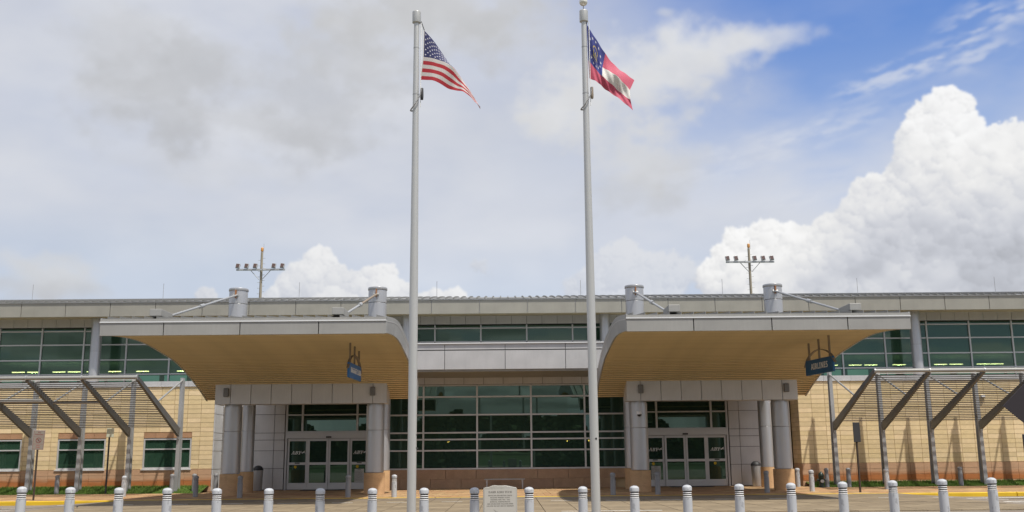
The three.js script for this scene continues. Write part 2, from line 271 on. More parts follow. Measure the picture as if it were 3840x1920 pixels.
// a box given by its limits
function span(parent, name, mat, x0, x1, y0, y1, z0, z1, variant = -1) { return part(parent, name, box(Math.abs(x1 - x0), Math.abs(y1 - y0), Math.abs(z1 - z0), variant < 0 ? Math.floor(rnd() * 3) : variant), mat, (x0 + x1) / 2, (y0 + y1) / 2, (z0 + z1) / 2); }
function rod(a, b, r, seg = 10, r2 = r) { // tapered round bar between two points
  const A = new THREE.Vector3(...a), B = new THREE.Vector3(...b), v = B.clone().sub(A), g = new THREE.CylinderGeometry(r2, r, v.length(), seg, 1);
  g.applyQuaternion(new THREE.Quaternion().setFromUnitVectors(new THREE.Vector3(0, 1, 0), v.clone().normalize())); g.translate((A.x + B.x) / 2, (A.y + B.y) / 2, (A.z + B.z) / 2); return g;
}
function bar(a, b, w, h) { // rectangular bar in a plane x = const
  const A = new THREE.Vector3(...a), B = new THREE.Vector3(...b), v = B.clone().sub(A), L = v.length(), g = metreUv(new THREE.BoxGeometry(w, h, L), w, h, L);
  g.rotateX(-Math.atan2(v.y, v.z) ); g.translate((A.x + B.x) / 2, (A.y + B.y) / 2, (A.z + B.z) / 2); return g;
}
const lathe = (pts, seg = 28) => new THREE.LatheGeometry(pts.map(([r, y]) => new THREE.Vector2(r, y)), seg);
const cyl = (r, h, seg = 28, r2 = r) => new THREE.CylinderGeometry(r2, r, h, seg);
function canvasTex(w, h, draw) { const c = document.createElement('canvas'); c.width = w; c.height = h; draw(c.getContext('2d'), w, h); const t = new THREE.CanvasTexture(c); t.colorSpace = THREE.SRGBColorSpace; return t; }
const ord = ['first', 'second', 'third', 'fourth', 'fifth', 'sixth', 'seventh', 'eighth', 'ninth', 'tenth', 'eleventh', 'twelfth', 'thirteenth', 'fourteenth', 'fifteenth', 'sixteenth', 'seventeenth', 'eighteenth', 'nineteenth', 'twentieth'];
const sideName = (s) => (s < 0 ? 'left' : 'right');

// ------------------------------------------------------------------ ground
{
  const g = struct('ground'), geo = new THREE.PlaneGeometry(3000, 3000); geo.rotateX(-Math.PI / 2);
  const uv = geo.attributes.uv; for (let i = 0; i < uv.count; i++) uv.setXY(i, uv.getX(i) * 3000, uv.getY(i) * 3000);
  part(g, 'lawn', geo, M.lawn, 0, -0.32, 0);
}
const tableDrop = (x) => -0.135 * sstep(15.6, 19.2, Math.abs(x)); // the crossing is a raised table between two ramps
function sheet(x0, x1, z0, z1, nx, nz, hf) { // a sheet over the ground, uv in metres
  const pos = [], uv = [], idx = [];
  for (let j = 0; j <= nz; j++) for (let i = 0; i <= nx; i++) { const x = mix(x0, x1, i / nx), z = mix(z0, z1, j / nz); pos.push(x, hf(x, z), z); uv.push(x, z); }
  for (let j = 0; j < nz; j++) for (let i = 0; i < nx; i++) { const a = j * (nx + 1) + i, b = a + nx + 1; idx.push(a, b, a + 1, b, b + 1, a + 1); }
  const g = new THREE.BufferGeometry(); g.setAttribute('position', new THREE.Float32BufferAttribute(pos, 3)); g.setAttribute('uv', new THREE.Float32BufferAttribute(uv, 2)); g.setIndex(idx); g.computeVertexNormals();
  if (g.attributes.normal.getY(0) < 0) { const k = g.index.array; for (let i = 0; i < k.length; i += 3) { const t = k[i]; k[i] = k[i + 1]; k[i + 1] = t; } g.computeVertexNormals(); }
  return g;
}
{
  const road = struct('road');
  part(road, 'carriageway', sheet(-60, 60, -42.0, -27.6, 160, 8, (x) => -0.03 + tableDrop(x)), M.road);
  // concrete slabs of the raised crossing, their joints recessed
  const S = 1.0, jx = 0.022;
  const geo = vary(3, (v) => metreUv(new THREE.BoxGeometry(S - jx, 0.06, S - jx), 0, 0, 0, v * 1.7, v * 0.9)), rest = [];
  for (let j = 0; j < 13; j++) for (let i = -16; i < 16; i++) {
    const z = -41.95 + 0.5 + j * S * 0.955, x = i + 0.5 + 0.12, lane = z < -38.6;
    if (z > -29.8) continue;
    const y = -0.03 + rr(-0.002, 0.002);
    if (Math.abs(i + 0.5) < 12) { const m = part(road, 'slab', geo[(i + j * 2 + 99) % 3], pick(lane ? M.lane : M.slab), x, y, z); m.scale.z = 0.955; }
    else { const g = geo[(i + j + 99) % 3].clone(); g.scale(1, 1, 0.955); g.translate(x, y + tableDrop(x), z); rest.push(g); }
  }
  part(road, 'slab_field', mergeGeometries(rest), M.slab[2]).userData.kind = 'stuff';
  // painted lane marks
  const mark = (x0, x1, z, w = 0.10, turn = 0) => { const h = 0.008 + tableDrop((x0 + x1) / 2); part(road, 'lane_mark', box(Math.abs(x1 - x0), 0.006, w, 0), M.paint, (x0 + x1) / 2, h, z, 0, turn, 0); };
  for (let k = -9; k <= 9; k++) mark(k * 2.02 - 0.42, k * 2.02 + 0.34, -37.75, 0.085);
  mark(-13.2, -4.4, -30.62, 0.13); mark(1.6, 4.6, -30.5, 0.13);
  mark(14.3, 24, -36.1, 0.10); mark(15.4, 24.6, -37.0, 0.26, 0.10); mark(14.8, 22.6, -39.6, 0.22, 0.17);
  mark(-24, -16.4, -36.9, 0.09);
  for (const pts of [[[11.2, -35.6], [13.4, -34.6], [15.4, -33.4], [17.0, -31.6]], [[18.6, -37.4], [21.0, -36.2], [24.5, -33.8]], [[-19.5, -38.8], [-17.6, -37.9], [-15.9, -37.6], [-15.2, -36.2]]]) { // sealed cracks
    const cv = new THREE.CatmullRomCurve3(pts.map(([x, z]) => new THREE.Vector3(x, 0, z))).getPoints(14), gs = [];
    for (let i = 1; i < cv.length; i++) { const a = cv[i - 1], b = cv[i], d = b.clone().sub(a), g = new THREE.BoxGeometry(d.length() + 0.01, 0.004, 0.05); g.rotateY(-Math.atan2(d.z, d.x)); g.translate((a.x + b.x) / 2, 0.003 + (Math.abs((a.x + b.x) / 2) > 16 ? -0.025 : 0) + tableDrop((a.x + b.x) / 2), (a.z + b.z) / 2); gs.push(g); }
    part(road, 'tar_seam', mergeGeometries(gs), M.dark);
  }
}
{
  const side = struct('sidewalk');
  const S = 0.8, gp = 0.02, geo = vary(3, (v) => metreUv(new THREE.BoxGeometry(S - gp, 0.08, S - gp), 0, 0, 0, v * 1.7, v * 0.9)), rest = [];
  part(side, 'bed', sheet(-40, 40, -57.5, -42.3, 2, 2, () => -0.03), M.joint);
  for (let j = 0; j < 15; j++) for (let i = -36; i < 36; i++) {
    const z = -42.32 - S / 2 - j * S, x = (i + 0.5) * S + (j % 2) * 0.3, y = -0.04 + rr(-0.003, 0.003);
    if (Math.abs(x) > 15.2 && z < -50.6) continue;
    if (Math.abs(x) < 7.9 && j < 14) part(side, 'paving_slab', geo[(i + j + 99) % 3], pick(M.pave), x, y, z);
    else { const g = geo[(i + j + 99) % 3].clone(); g.translate(x, y, z); rest.push([g, rnd()]); }
  }
  for (let k = 0; k < 4; k++) { const p = part(side, 'paving_field', mergeGeometries(rest.filter((r) => Math.floor(r[1] * 4) === k).map((r) => r[0])), M.pave[k]); p.userData.kind = 'stuff'; }
  // painted kerb, flush in the middle, a step at both ends
  const kerb = struct('kerb');
  for (let k = -14; k < 14; k++) { const x = (k + 0.5) * 3; part(kerb, 'kerb_stone', rbox(2.98, 0.34, 0.30, 0.035, 2), pick(M.yellow), x, -0.165 + rr(-0.002, 0.002), -42.15); }
}
{
  const med = struct('median');
  part(med, 'island', sheet(-40, 40, -27.7, -3, 40, 6, (x, z) => -0.035 + 0.00087 * Math.min(x * x, 260) * sstep(-27.6, -25.5, z)), M.road);
}
// grass banks in front of the wings
for (const s of [-1, 1]) {
  const bank = struct('grass_bank'), hf = (x, z) => -0.02 + (s < 0 ? 0.30 : 0.20) * sstep(-50.7, -52.4, z);
  const x0 = s * 15.35, x1 = s * 33;
  part(bank, 'turf', sheet(Math.min(x0, x1), Math.max(x0, x1), -52.6, -50.75, 30, 8, hf), M.soil);
  const blade = new THREE.BufferGeometry(); blade.setAttribute('position', new THREE.Float32BufferAttribute([-0.012, 0, 0, 0.012, 0, 0, 0.006, 0.11, 0.02, -0.012, 0, 0.012, 0.0, 0, -0.014, -0.02, 0.085, -0.01], 3)); blade.computeVertexNormals();
  const N = 9000, im = new THREE.InstancedMesh(blade, M.grass, N), m4 = new THREE.Matrix4(), q = new THREE.Quaternion(), c = new THREE.Color();
  for (let i = 0; i < N; i++) { const x = rr(x0, s * 29), z = rr(-52.45, -50.72), k = rr(0.6, 1.3); q.setFromAxisAngle(new THREE.Vector3(0, 1, 0), rr(0, 6.28)); m4.compose(new THREE.Vector3(x, hf(x, z) - 0.005, z), q, new THREE.Vector3(k, k * rr(0.5, 1.1), k)); im.setMatrixAt(i, m4); const g = rr(0.7, 1.2); im.setColorAt(i, c.setRGB(0.125 * g, rr(0.19, 0.24) * g, 0.03 * g)); }
  im.name = numbered('grass'); im.userData.kind = 'stuff'; im.userData.label = `short green grass along the ${sideName(s)} wing wall`; scene.add(im);
}

// ------------------------------------------------------------------ the terminal: centre block and upper storey
const bld = thing('terminal_building', 'wide silver terminal centre with glazed wall and clerestory under a long low roof', 'building');
const grid = [-31.2, -28.3, -25.94, -23.58, -21.2, -18.78, -16.28, -13.78, -11.28, -8.86, -6.43, -4.0, -1.43, 1.14, 3.71, 6.2, 8.7, 11.22, 13.76, 16.26, 18.78, 21.2, 23.6, 26.0, 28.4, 31.2];
{
  // brown stone under the big window
  for (let r = 0; r < 2; r++) for (let k = 0; k < 8; k++) { const off = r ? 0.0 : 0.8, x0 = -6.5 + k * 1.62 - off, x1 = Math.min(6.5, x0 + 1.61), xx = Math.max(-6.5, x0); if (x1 - xx > 0.1) span(bld, 'stone', pick(M.brown), xx, x1 - 0.008, r * 0.49 + (r ? 0.004 : 0), r * 0.49 + 0.486, -53.93, -53.72); }
  span(bld, 'backing_wall', M.mortar, -6.5, 6.5, 0, 0.97, -54.1, -53.925);
  span(bld, 'sill', M.frame, -6.5, 6.5, 0.985, 1.06, -54.0, -53.70);
  // big window
  const V = [-6.42, -4.47, -1.6, 1.287, 4.155, 6.42], Hh = [1.06, 1.972, 2.551, 2.904, 3.842, 4.798, 5.41];
  for (const x of V) span(bld, 'mullion', M.frame, x - 0.045, x + 0.045, 1.06, 5.43, -53.95, -53.76);
  for (let i = 1; i < Hh.length; i++) for (let k = 0; k < V.length - 1; k++) span(bld, 'transom', M.frame, V[k] + 0.046, V[k + 1] - 0.046, Hh[i] - 0.04, Hh[i] + 0.04, -53.95, -53.77);
  for (let i = 0; i < Hh.length - 1; i++) for (let k = 0; k < V.length - 1; k++) { const p = part(bld, 'pane', box(V[k + 1] - V[k] - 0.06, Hh[i + 1] - Hh[i] - 0.05, 0.001, 0), M.glassLow, (V[k] + V[k + 1]) / 2, (Hh[i] + Hh[i + 1]) / 2, -53.86); p.geometry = new THREE.PlaneGeometry(V[k + 1] - V[k] - 0.06, Hh[i + 1] - Hh[i] - 0.05); p.rotation.set(rr(-0.012, 0.012), rr(-0.012, 0.012), 0); }
  // grey panels over it
  for (let k = -1; k < 11; k++) { const x0 = -5.47 + k * 1.055; span(bld, 'panel', pick(M.silver), x0 + 0.012, x0 + 1.055 - 0.012, 5.46, 6.25, -53.72, -53.6); }
  span(bld, 'panel_backing', M.gap, -6.6, 6.7, 5.44, 6.26, -53.95, -53.70);
  // white front of the middle canopy, two rows of panels
  for (let k = 0; k < 4; k++) { const x0 = -6.09 + k * 3.01; span(bld, 'fascia_panel', pick(M.bright), x0 + 0.014, x0 + 2.996, 5.90, 6.83, -49.6, -49.5); span(bld, 'fascia_panel', pick(M.bright), x0 + 0.014, x0 + 2.996, 6.885, 7.16, -49.64, -49.52); }
  span(bld, 'fascia_core', M.gap, -6.08, 5.94, 5.93, 7.15, -49.9, -49.62);
  span(bld, 'coping', M.trim, -6.12, 5.98, 7.165, 7.22, -50.0, -49.44);
  span(bld, 'canopy_soffit', M.fascia[0], -6.09, 5.95, 5.80, 5.905, -53.58, -49.62);
  span(bld, 'canopy_roof', M.roof, -6.09, 5.95, 7.02, 7.14, -55.3, -49.95);
  // lobby behind the glass
  span(bld, 'lobby_floor', M.roomFloor, -14.5, 14.5, -0.02, 0.01, -68, -54.2);
  span(bld, 'lobby_back', M.room, -14.5, 14.5, 0.01, 5.5, -68.2, -68);
  span(bld, 'lobby_ceiling', M.room, -15.2, 15.2, 5.5, 5.62, -68.2, -53.96);
  for (const s of [-1, 1]) span(bld, 'lobby_side', M.roomDark, s * 14.5, s * 14.7, 0.01, 5.5, -68, -54.3);
  for (const [x, z, w] of [[-3.2, -59, 1.6], [0.4, -60.5, 2.2], [3.6, -58.5, 1.4], [-9.5, -60, 1.8], [9.2, -60, 1.8]]) span(bld, 'counter', M.room, x - w / 2, x + w / 2, 0.01, 1.1, z - 0.35, z + 0.35);
}
// entrances: silver panels, transom glass and sliding doors
const font = await new FontLoader().loadAsync('fonts/droid/droid_serif_bold.typeface.json');
const sans = await new FontLoader().loadAsync('fonts/droid/droid_sans_bold.typeface.json');
function lettering(text, size, f, depth = 0.004, shear = 0, stretch = 1) {
  const g = new TextGeometry(text, { font: f, size, depth, curveSegments: 4, bevelEnabled: false }); g.computeBoundingBox(); const b = g.boundingBox; g.translate(-(b.min.x + b.max.x) / 2, -(b.min.y + b.max.y) / 2, 0);
  if (shear) g.applyMatrix4(new THREE.Matrix4().set(1, shear, 0, 0, 0, 1, 0, 0, 0, 0, 1, 0, 0, 0, 0, 1)); g.scale(stretch, 1, 1); return g;
}
const aby = lettering('ABY', 0.17, font, 0.004, 0.25);
const swoosh = new THREE.ExtrudeGeometry(new THREE.Shape([[0, 0], [0.16, 0.03], [0.30, 0.11], [0.25, 0.03], [0.33, -0.02], [0.22, 0.0], [0.12, -0.05], [0.15, 0.0]].map((p) => new THREE.Vector2(...p))), { depth: 0.004, bevelEnabled: false });
const notice = canvasTex(128, 192, (c, w, h) => { c.fillStyle = '#b9b9b4'; c.fillRect(0, 0, w, h); c.fillStyle = '#4a4a4a'; c.fillRect(w * 0.3, 10, w * 0.4, 8); for (let y = 30; y < h - 12; y += 11) for (let x = 10; x < w - 22; x += 8 + ((x * 7 + y * 3) % 9)) c.fillRect(x, y, 4 + ((x * 5 + y) % 8), 4); });
const noticeMat = new THREE.MeshStandardMaterial({ map: notice, roughness: 0.8 });
for (const s of [-1, 1]) {
  const rows = [0.02, 1.12, 2.05, 2.61, 2.98, 3.95, 5.4], cols = [[6.55, 7.22], [11.88, 12.44], [12.44, 13.55], [13.55, 15.2]];
  for (const [a, b] of cols) for (let i = 0; i < rows.length - 1; i++) span(bld, 'panel', pick(M.silver), s * (a + 0.013), s * (b - 0.013), rows[i] + 0.013, rows[i + 1] - 0.013, -54.03, -53.95);
  span(bld, 'panel_backing', M.gap, s * 6.5, s * 7.225, 0, 5.42, -54.2, -54.02); span(bld, 'panel_backing', M.gap, s * 11.875, s * 15.22, 0, 5.42, -54.2, -54.02);
  // frame
  for (const [u, y0, y1] of [[7.30, 0, 4.95], [11.80, 0, 4.95], [8.03, 2.99, 4.95], [10.96, 2.99, 4.95]]) span(bld, 'mullion', M.frame, s * (u - 0.05), s * (u + 0.05), y0, y1, -54.18, -54.0);
  for (const y of [3.03, 3.92, 4.75]) { const U = [7.30, 8.03, 10.96, 11.80]; for (let k = 0; k < 3; k++) span(bld, 'transom', M.frame, s * (U[k] + 0.051), s * (U[k + 1] - 0.051), y - 0.035, y + 0.035, -54.17, -54.02); }
  const U = [7.30, 8.03, 10.96, 11.80], Y = [3.03, 3.92, 4.75, 4.95];
  for (let k = 0; k < 3; k++) for (let i = 0; i < 3; i++) { const p = part(bld, 'pane', new THREE.PlaneGeometry(U[k + 1] - U[k] - 0.09, Y[i + 1] - Y[i] - 0.06), M.glassLow, s * (U[k] + U[k + 1]) / 2, (Y[i] + Y[i + 1]) / 2, -54.1); p.rotation.set(rr(-0.01, 0.01), rr(-0.01, 0.01), 0); }
  span(bld, 'door_header', M.frame, s * 7.352, s * 11.748, 2.68, 2.993, -54.16, -53.96);
  span(bld, 'door_sensor', M.black, s * 9.38, s * 9.66, 2.70, 2.78, -53.955, -53.88);
  const L = [7.37, 8.40, 9.53, 10.64, 11.73];
  for (let k = 0; k < 4; k++) {
    const a = L[k], b = L[k + 1], w = b - a - 0.02, slide = k === 1 || k === 2, z = slide ? -54.02 : -54.09, st = 0.10;
    const bars = [[w, 0.12, 0, 2.60], [w, 0.13, 0, 1.36], [w, 0.34, 0, 0.19]].map(([bw, bh, x, y]) => { const g = new THREE.BoxGeometry(bw - 2 * st, bh, 0.05); g.translate(x, y, 0); return g; });
    for (const t of [-1, 1]) { const g = new THREE.BoxGeometry(st, 2.64, 0.052); g.translate(t * (w / 2 - st / 2), 1.34, 0); bars.push(g); }
    const leaf = part(bld, 'door_leaf', mergeGeometries(bars), M.frame, s * (a + b) / 2, 0, z);
    for (const [y0, y1] of [[1.425, 2.54], [0.36, 1.295]]) { const p = part(leaf, 'pane', new THREE.PlaneGeometry(w - 2 * st + 0.02, y1 - y0 + 0.02), M.glassLow, 0, (y0 + y1) / 2, 0); p.rotation.y = rr(-0.012, 0.012); }
    if (!slide) { part(leaf, 'door_logo', aby, M.letter, -0.06, 1.93, 0.01); part(leaf, 'logo_swoosh', swoosh, M.letter, 0.10, 1.93, 0.011); part(leaf, 'push_plate', box(0.26, 0.05, 0.01, 0), M.dark, 0, 1.385, 0.031); const d = part(leaf, 'door_sticker', new THREE.CylinderGeometry(0.075, 0.075, 0.006, 18), M.yellow[0], -0.1, 1.19, 0.008); d.rotation.x = Math.PI / 2; }
    if (k === 0) part(leaf, 'notice', new RoundedBoxGeometry(0.50, 0.70, 0.02, 1, 0.004), noticeMat, 0.02, 0.72, 0.06);
  }
}
// amber lamps deep in the lobby
for (const [i, x] of [[0, -3.5], [1, 3.55], [2, 4.85]]) {
  const t = thing('lobby_lamp', `small amber lamp glowing behind the big window, ${ord[i]} from the left`, 'lamp', [x, 2.62, -60], 0, 'amber lobby lamps');
  part(t, 'lamp_shade', lathe([[0.04, 0.1], [0.11, -0.08], [0.10, -0.08], [0.03, 0.1]], 14), M.amber); part(t, 'bulb', new THREE.SphereGeometry(0.07, 12, 8), new THREE.MeshStandardMaterial({ color: rgb(0.8, 0.5, 0.2), emissive: rgb(1, 0.42, 0.12), emissiveIntensity: 6 }), 0, -0.06, 0); part(t, 'lamp_rod', cyl(0.012, 2.8, 6), M.dark, 0, 1.48, 0);
  const l = new THREE.PointLight(rgb(1, 0.6, 0.3), 1.2); l.position.set(x, 2.42, -59.9); l.castShadow = true; scene.add(l);
}
// upper storey
{
  const zg = -55.5;
  for (let k = 0; k < grid.length - 1; k++) {
    const a = grid[k], b = grid[k + 1], mid = Math.abs((a + b) / 2) < 10, rows = mid ? [7.95, 8.71, 8.9] : [5.85, 6.30, 7.10, 7.95, 8.71, 8.9];
    span(bld, 'mullion', M.frame, a - 0.04, a + 0.04, rows[0], 8.9, zg - 0.08, zg + 0.08);
    for (let i = 0; i < rows.length; i++) { if (rows[i] === 8.9) continue; span(bld, 'transom', M.frame, a + 0.041, b - 0.041, rows[i] - 0.035, rows[i] + 0.035, zg - 0.08, zg + 0.06); }
    for (let i = 0; i < rows.length - 1; i++) { const p = part(bld, 'pane', new THREE.PlaneGeometry(b - a - 0.06, rows[i + 1] - rows[i] - 0.05), M.glass, (a + b) / 2, (rows[i] + rows[i + 1]) / 2, zg); p.rotation.set(rr(-0.004, 0.004), rr(-0.004, 0.004), 0); }
    if (mid) span(bld, 'panel', pick(M.silver), a + 0.01, b - 0.01, 5.5, 7.91, zg - 0.1, zg - 0.02); else span(bld, 'sill_panel', pick(M.silver), a + 0.01, b - 0.01, 5.3, 5.81, zg - 0.1, zg + 0.04);
    // grey band of two panels over each bay, fascia panel at the roof edge
    for (let h = 0; h < 3; h++) span(bld, 'panel', pick(M.silver), mix(a, b, h / 3) + 0.01, mix(a, b, (h + 1) / 3) - 0.01, 8.92, 9.5, -55.4, -55.3);
    span(bld, 'fascia_panel', pick(M.eave), a + 0.016, b - 0.016, 9.16, 9.90, -52.9, -52.8);
  }
  span(bld, 'band_backing', M.gap, -31.2, 31.2, 8.91, 9.52, -55.55, -55.39);
  span(bld, 'fascia_core', M.trim, -31.2, 31.2, 9.19, 9.89, -53.1, -52.885);
  span(bld, 'eaves_trim', M.trim, -31.2, 31.2, 9.905, 9.95, -53.0, -52.77);
  const so = part(bld, 'eaves_soffit', box(62.4, 0.05, 2.62, 0), M.eaves, 0, 9.30, -54.16); so.rotation.x = Math.atan2(0.22, 2.5);
  // roof: rises and flattens, with standing seams
  const prof = [[-52.72, 9.955], [-54, 10.20], [-56, 10.55], [-58.5, 10.93], [-61, 11.2], [-65, 11.45], [-72, 11.5], [-86, 10.6]];
  const curve = new THREE.CatmullRomCurve3(prof.map(([z, y]) => new THREE.Vector3(0, y, z))), pts = curve.getPoints(40);
  const pos = [], idx = [], uv = [];
  pts.forEach((p, i) => { for (const x of [-31.3, 31.3]) { pos.push(x, p.y, p.z); uv.push(x, p.z); } if (i) { const a = i * 2; idx.push(a - 2, a - 1, a, a - 1, a + 1, a); } });
  const rg = new THREE.BufferGeometry(); rg.setAttribute('position', new THREE.Float32BufferAttribute(pos, 3)); rg.setAttribute('uv', new THREE.Float32BufferAttribute(uv, 2)); rg.setIndex(idx); rg.computeVertexNormals();
  const roof = part(bld, 'roof', rg, M.roof);
  const sh = new THREE.Shape(); const half = pts.slice(0, 26); half.forEach((p, i) => (i ? sh.lineTo(-p.z, p.y - 0.01) : sh.moveTo(-p.z, p.y - 0.01))); [...half].reverse().forEach((p) => sh.lineTo(-p.z, p.y + 0.075));
  const seam = new THREE.ExtrudeGeometry(sh, { depth: 0.045, bevelEnabled: false }); seam.rotateY(Math.PI / 2);
  for (let x = -31; x <= 31; x += 0.42) part(roof, 'seam', seam, M.roof, x, 0, 0);
  // round columns before the clerestory
  for (const x of [-22.35, -5.45, 5.4, 22.4]) { const c = part(bld, 'round_column', lathe([[0.285, 5.5], [0.285, 7.42], [0.29, 7.425], [0.29, 7.44], [0.285, 7.445], [0.285, 8.94], [0.30, 8.95], [0.30, 9.25]], 32), M.column, x, 0, -54.1); part(c, 'joint_ring', cyl(0.292, 0.03, 32), M.steel, 0, 7.43, 0); }
  // hall inside: floor, ceiling, back wall with a strip of windows
  span(bld, 'hall_floor', M.roomFloor, -44, 44, 5.63, 5.75, -84, -55.62);
  span(bld, 'hall_ceiling', M.room, -44, 44, 9.1, 9.22, -84.3, -55.6);
  span(bld, 'hall_back', M.room, -44, 44, 5.75, 8.02, -84.3, -84); span(bld, 'hall_back', M.room, -44, 44, 8.62, 9.1, -84.3, -84);
  for (let x = -43; x < 43; x += 2.3) span(bld, 'back_mullion', M.roomDark, x, x + rr(0.15, 0.9), 8.02, 8.62, -84.25, -84.05);
  for (const s of [-1, 1]) span(bld, 'hall_side', M.room, s * 44, s * 44.2, 5.6, 9.3, -84.3, -55.6); for (const s of [-1, 1]) span(bld, 'end_wall', M.silver[0], s * 31.25, s * 44, 0, 10.2, -55.8, -55.45);
}
// hall lamps seen through the upper glass
{
  const glow = new THREE.MeshStandardMaterial({ color: rgb(0.8, 0.8, 0.7), emissive: rgb(1, 0.50, 0.30), emissiveIntensity: 14 }), list = [];
  const xs = [-38.6, -37.4, -35.4, -34.2, -32.7, -31.0, -28.8, -25.6, 25.8, 27.7, 28.95, 31.2, 34.5, 35.75, 37.9, 39.0];
  xs.forEach((x, i) => {
    const t = thing('ceiling_lamp', `${ord[i]} pale yellow strip lamp from the left inside the upper hall windows`, 'ceiling lamp', [x, 8.52, -79], 0, 'strip lamps in the upper hall');
    part(t, 'housing', box(1.0, 0.07, 0.2, 0), M.frame, 0, 0.065, 0); part(t, 'lamp_tube', box(x < 0 ? 0.95 : 1.0, x < 0 ? 0.06 : 0.03, 0.16, 0), glow, 0, 0, 0);
    const l = new THREE.PointLight(rgb(1, 0.8, 0.5), 4, 30); l.position.set(x, 8.3, -79); l.castShadow = true; scene.add(l);
  });
}

// ------------------------------------------------------------------ the two block wings
const P = 0.70, C = 0.2356, Y0 = 1.16;
for (const s of [-1, 1]) {
  const w = thing('terminal_wing', `${s < 0 ? 'left cream block wing with brown base and white framed windows' : 'right cream block wing with brown base and no windows'}`, 'building');
  const zf = -52.5, X = (u) => s * u;
  const wins = s < 0 ? [[16.37, 18.85], [20.81, 23.29], [25.15, 27.63]] : [], wy0 = 1.16, wy1 = 2.71;
  span(w, 'backing_wall', M.mortar, X(15.27), X(wins.length ? 16.3 : 33), 0, 5.42, zf - 0.32, zf - 0.035);
  if (wins.length) { span(w, 'backing_wall', M.mortar, X(16.3), X(33), 2.74, 5.42, zf - 0.32, zf - 0.035); span(w, 'backing_wall', M.mortar, X(16.3), X(33), 0, 1.15, zf - 0.32, zf - 0.035); for (const [a, b] of [[18.86, 20.80], [23.30, 25.14], [27.64, 33]]) span(w, 'backing_wall', M.mortar, X(a), X(b), 1.15, 2.74, zf - 0.32, zf - 0.035); }
  const rest = [], inWin = (a, b, y0, y1) => wins.some(([p, q]) => b > p && a < q && y1 > wy0 + 0.01 && y0 < 3.01);
  let count = 0;
  for (let c = 0; c < 25; c++) for (let r = 0; r < 18; r++) {
    const y0 = Y0 + r * C, y1 = y0 + C - 0.016; let segs = [[15.25 + c * P + 0.008, 15.25 + (c + 1) * P - 0.008]];
    for (const [p, q] of wins) if (y1 > wy0 + 0.02 && y0 < 3.0) segs = segs.flatMap(([a, b]) => (b <= p || a >= q ? [[a, b]] : [[a, p - 0.008], [q + 0.008, b]].filter(([m, n]) => n - m > 0.06)));
    for (const [a, b] of segs) {
      if (count < 300 && c < 17) { span(w, 'block', pick(M.block), X(a), X(b), y0, y1, zf - 0.04, zf + rr(-0.002, 0.002)); count++; }
      else { const g = box(b - a, y1 - y0, 0.04, 1).clone(); g.translate(X((a + b) / 2), (y0 + y1) / 2, zf - 0.02); rest.push(g); }
    }
  }
  part(w, 'block_field', mergeGeometries(rest), M.block[2]).userData.kind = 'stuff';
  // brown base stones, red clay splashed low on them
  const stones = 4, sh = (Y0 - 0.02) / stones;
  for (let c = 0; c < 18; c++) for (let r = 0; r < stones; r++) {
    const a = 15.25 + c * P + (r % 2) * 0.02, b = a + P - 0.012, y0 = 0.0 + r * sh, g = metreUv(new THREE.BoxGeometry(b - a, sh - 0.012, 0.05), 0, 0, 0, (a + b) / 2 + (s > 0 ? 4.2 : 0), y0 + sh / 2 - 0.26);
    part(w, 'base_stone', g, M.stain, X((a + b) / 2), y0 + sh / 2, zf + 0.005 + rr(-0.002, 0.002));
  }
  // windows
  for (const [a, b] of wins) {
    for (let k = 0; k < 4; k++) { const q = mix(a, b, k / 4), q2 = mix(a, b, (k + 1) / 4); span(w, 'lintel_block', pick(M.lintel), X(q + 0.006), X(q2 - 0.006), wy1 + 0.03, 3.0, zf - 0.04, zf + 0.004); }
    const fr = part(w, 'window', mergeGeometries([[b - a, 0.07, 0, wy1 - 0.035], [b - a, 0.09, 0, wy0 + 0.045], [b - a - 0.16, 0.065, 0, 2.17]].map(([ww, hh, x, y]) => { const g = new THREE.BoxGeometry(ww, hh, 0.10); g.translate(x, y, 0); return g; }).concat([-1, 1].map((t) => { const g = new THREE.BoxGeometry(0.075, wy1 - wy0 - 0.17, 0.10); g.translate(t * ((b - a) / 2 - 0.0375), (wy0 + wy1) / 2 + 0.01, 0); return g; }))), M.frame, X((a + b) / 2), 0, zf - 0.06);
    for (const [y0, y1] of [[wy0 + 0.09, 2.137], [2.203, wy1 - 0.07]]) { const p = part(fr, 'pane', new THREE.PlaneGeometry(b - a - 0.14, y1 - y0), M.glass, 0, (y0 + y1) / 2, -0.01); p.rotation.set(rr(-0.006, 0.006), rr(-0.006, 0.006), 0); }
    part(fr, 'window_sill', box(b - a + 0.10, 0.05, 0.17, 0), M.trim, 0, wy0 - 0.028, 0.055);
    part(fr, 'dark_backing', box(b - a - 0.2, 1.4, 0.02, 0), M.roomDark, 0, 1.9, -2.2);  // dark sheet set inside the room, well behind the panes
  }
  // grey coping band and ledge roof, return wall
  for (let c = 0; c < 12; c++) span(w, 'coping_panel', pick(M.silver), X(15.22 + c * 1.45), X(15.22 + c * 1.45 + 1.437), 5.41, 5.66, zf - 0.12, zf + 0.05);
  span(w, 'coping_trim', M.trim, X(15.2), X(33), 5.385, 5.408, zf - 0.1, zf + 0.06);
  span(w, 'ledge_roof', M.roof, X(15.25), X(33), 5.44, 5.56, -55.55, zf - 0.125);
  span(w, 'return_backing', M.mortar, X(15.26), X(15.5), 0, 5.42, -54.1, zf - 0.33);
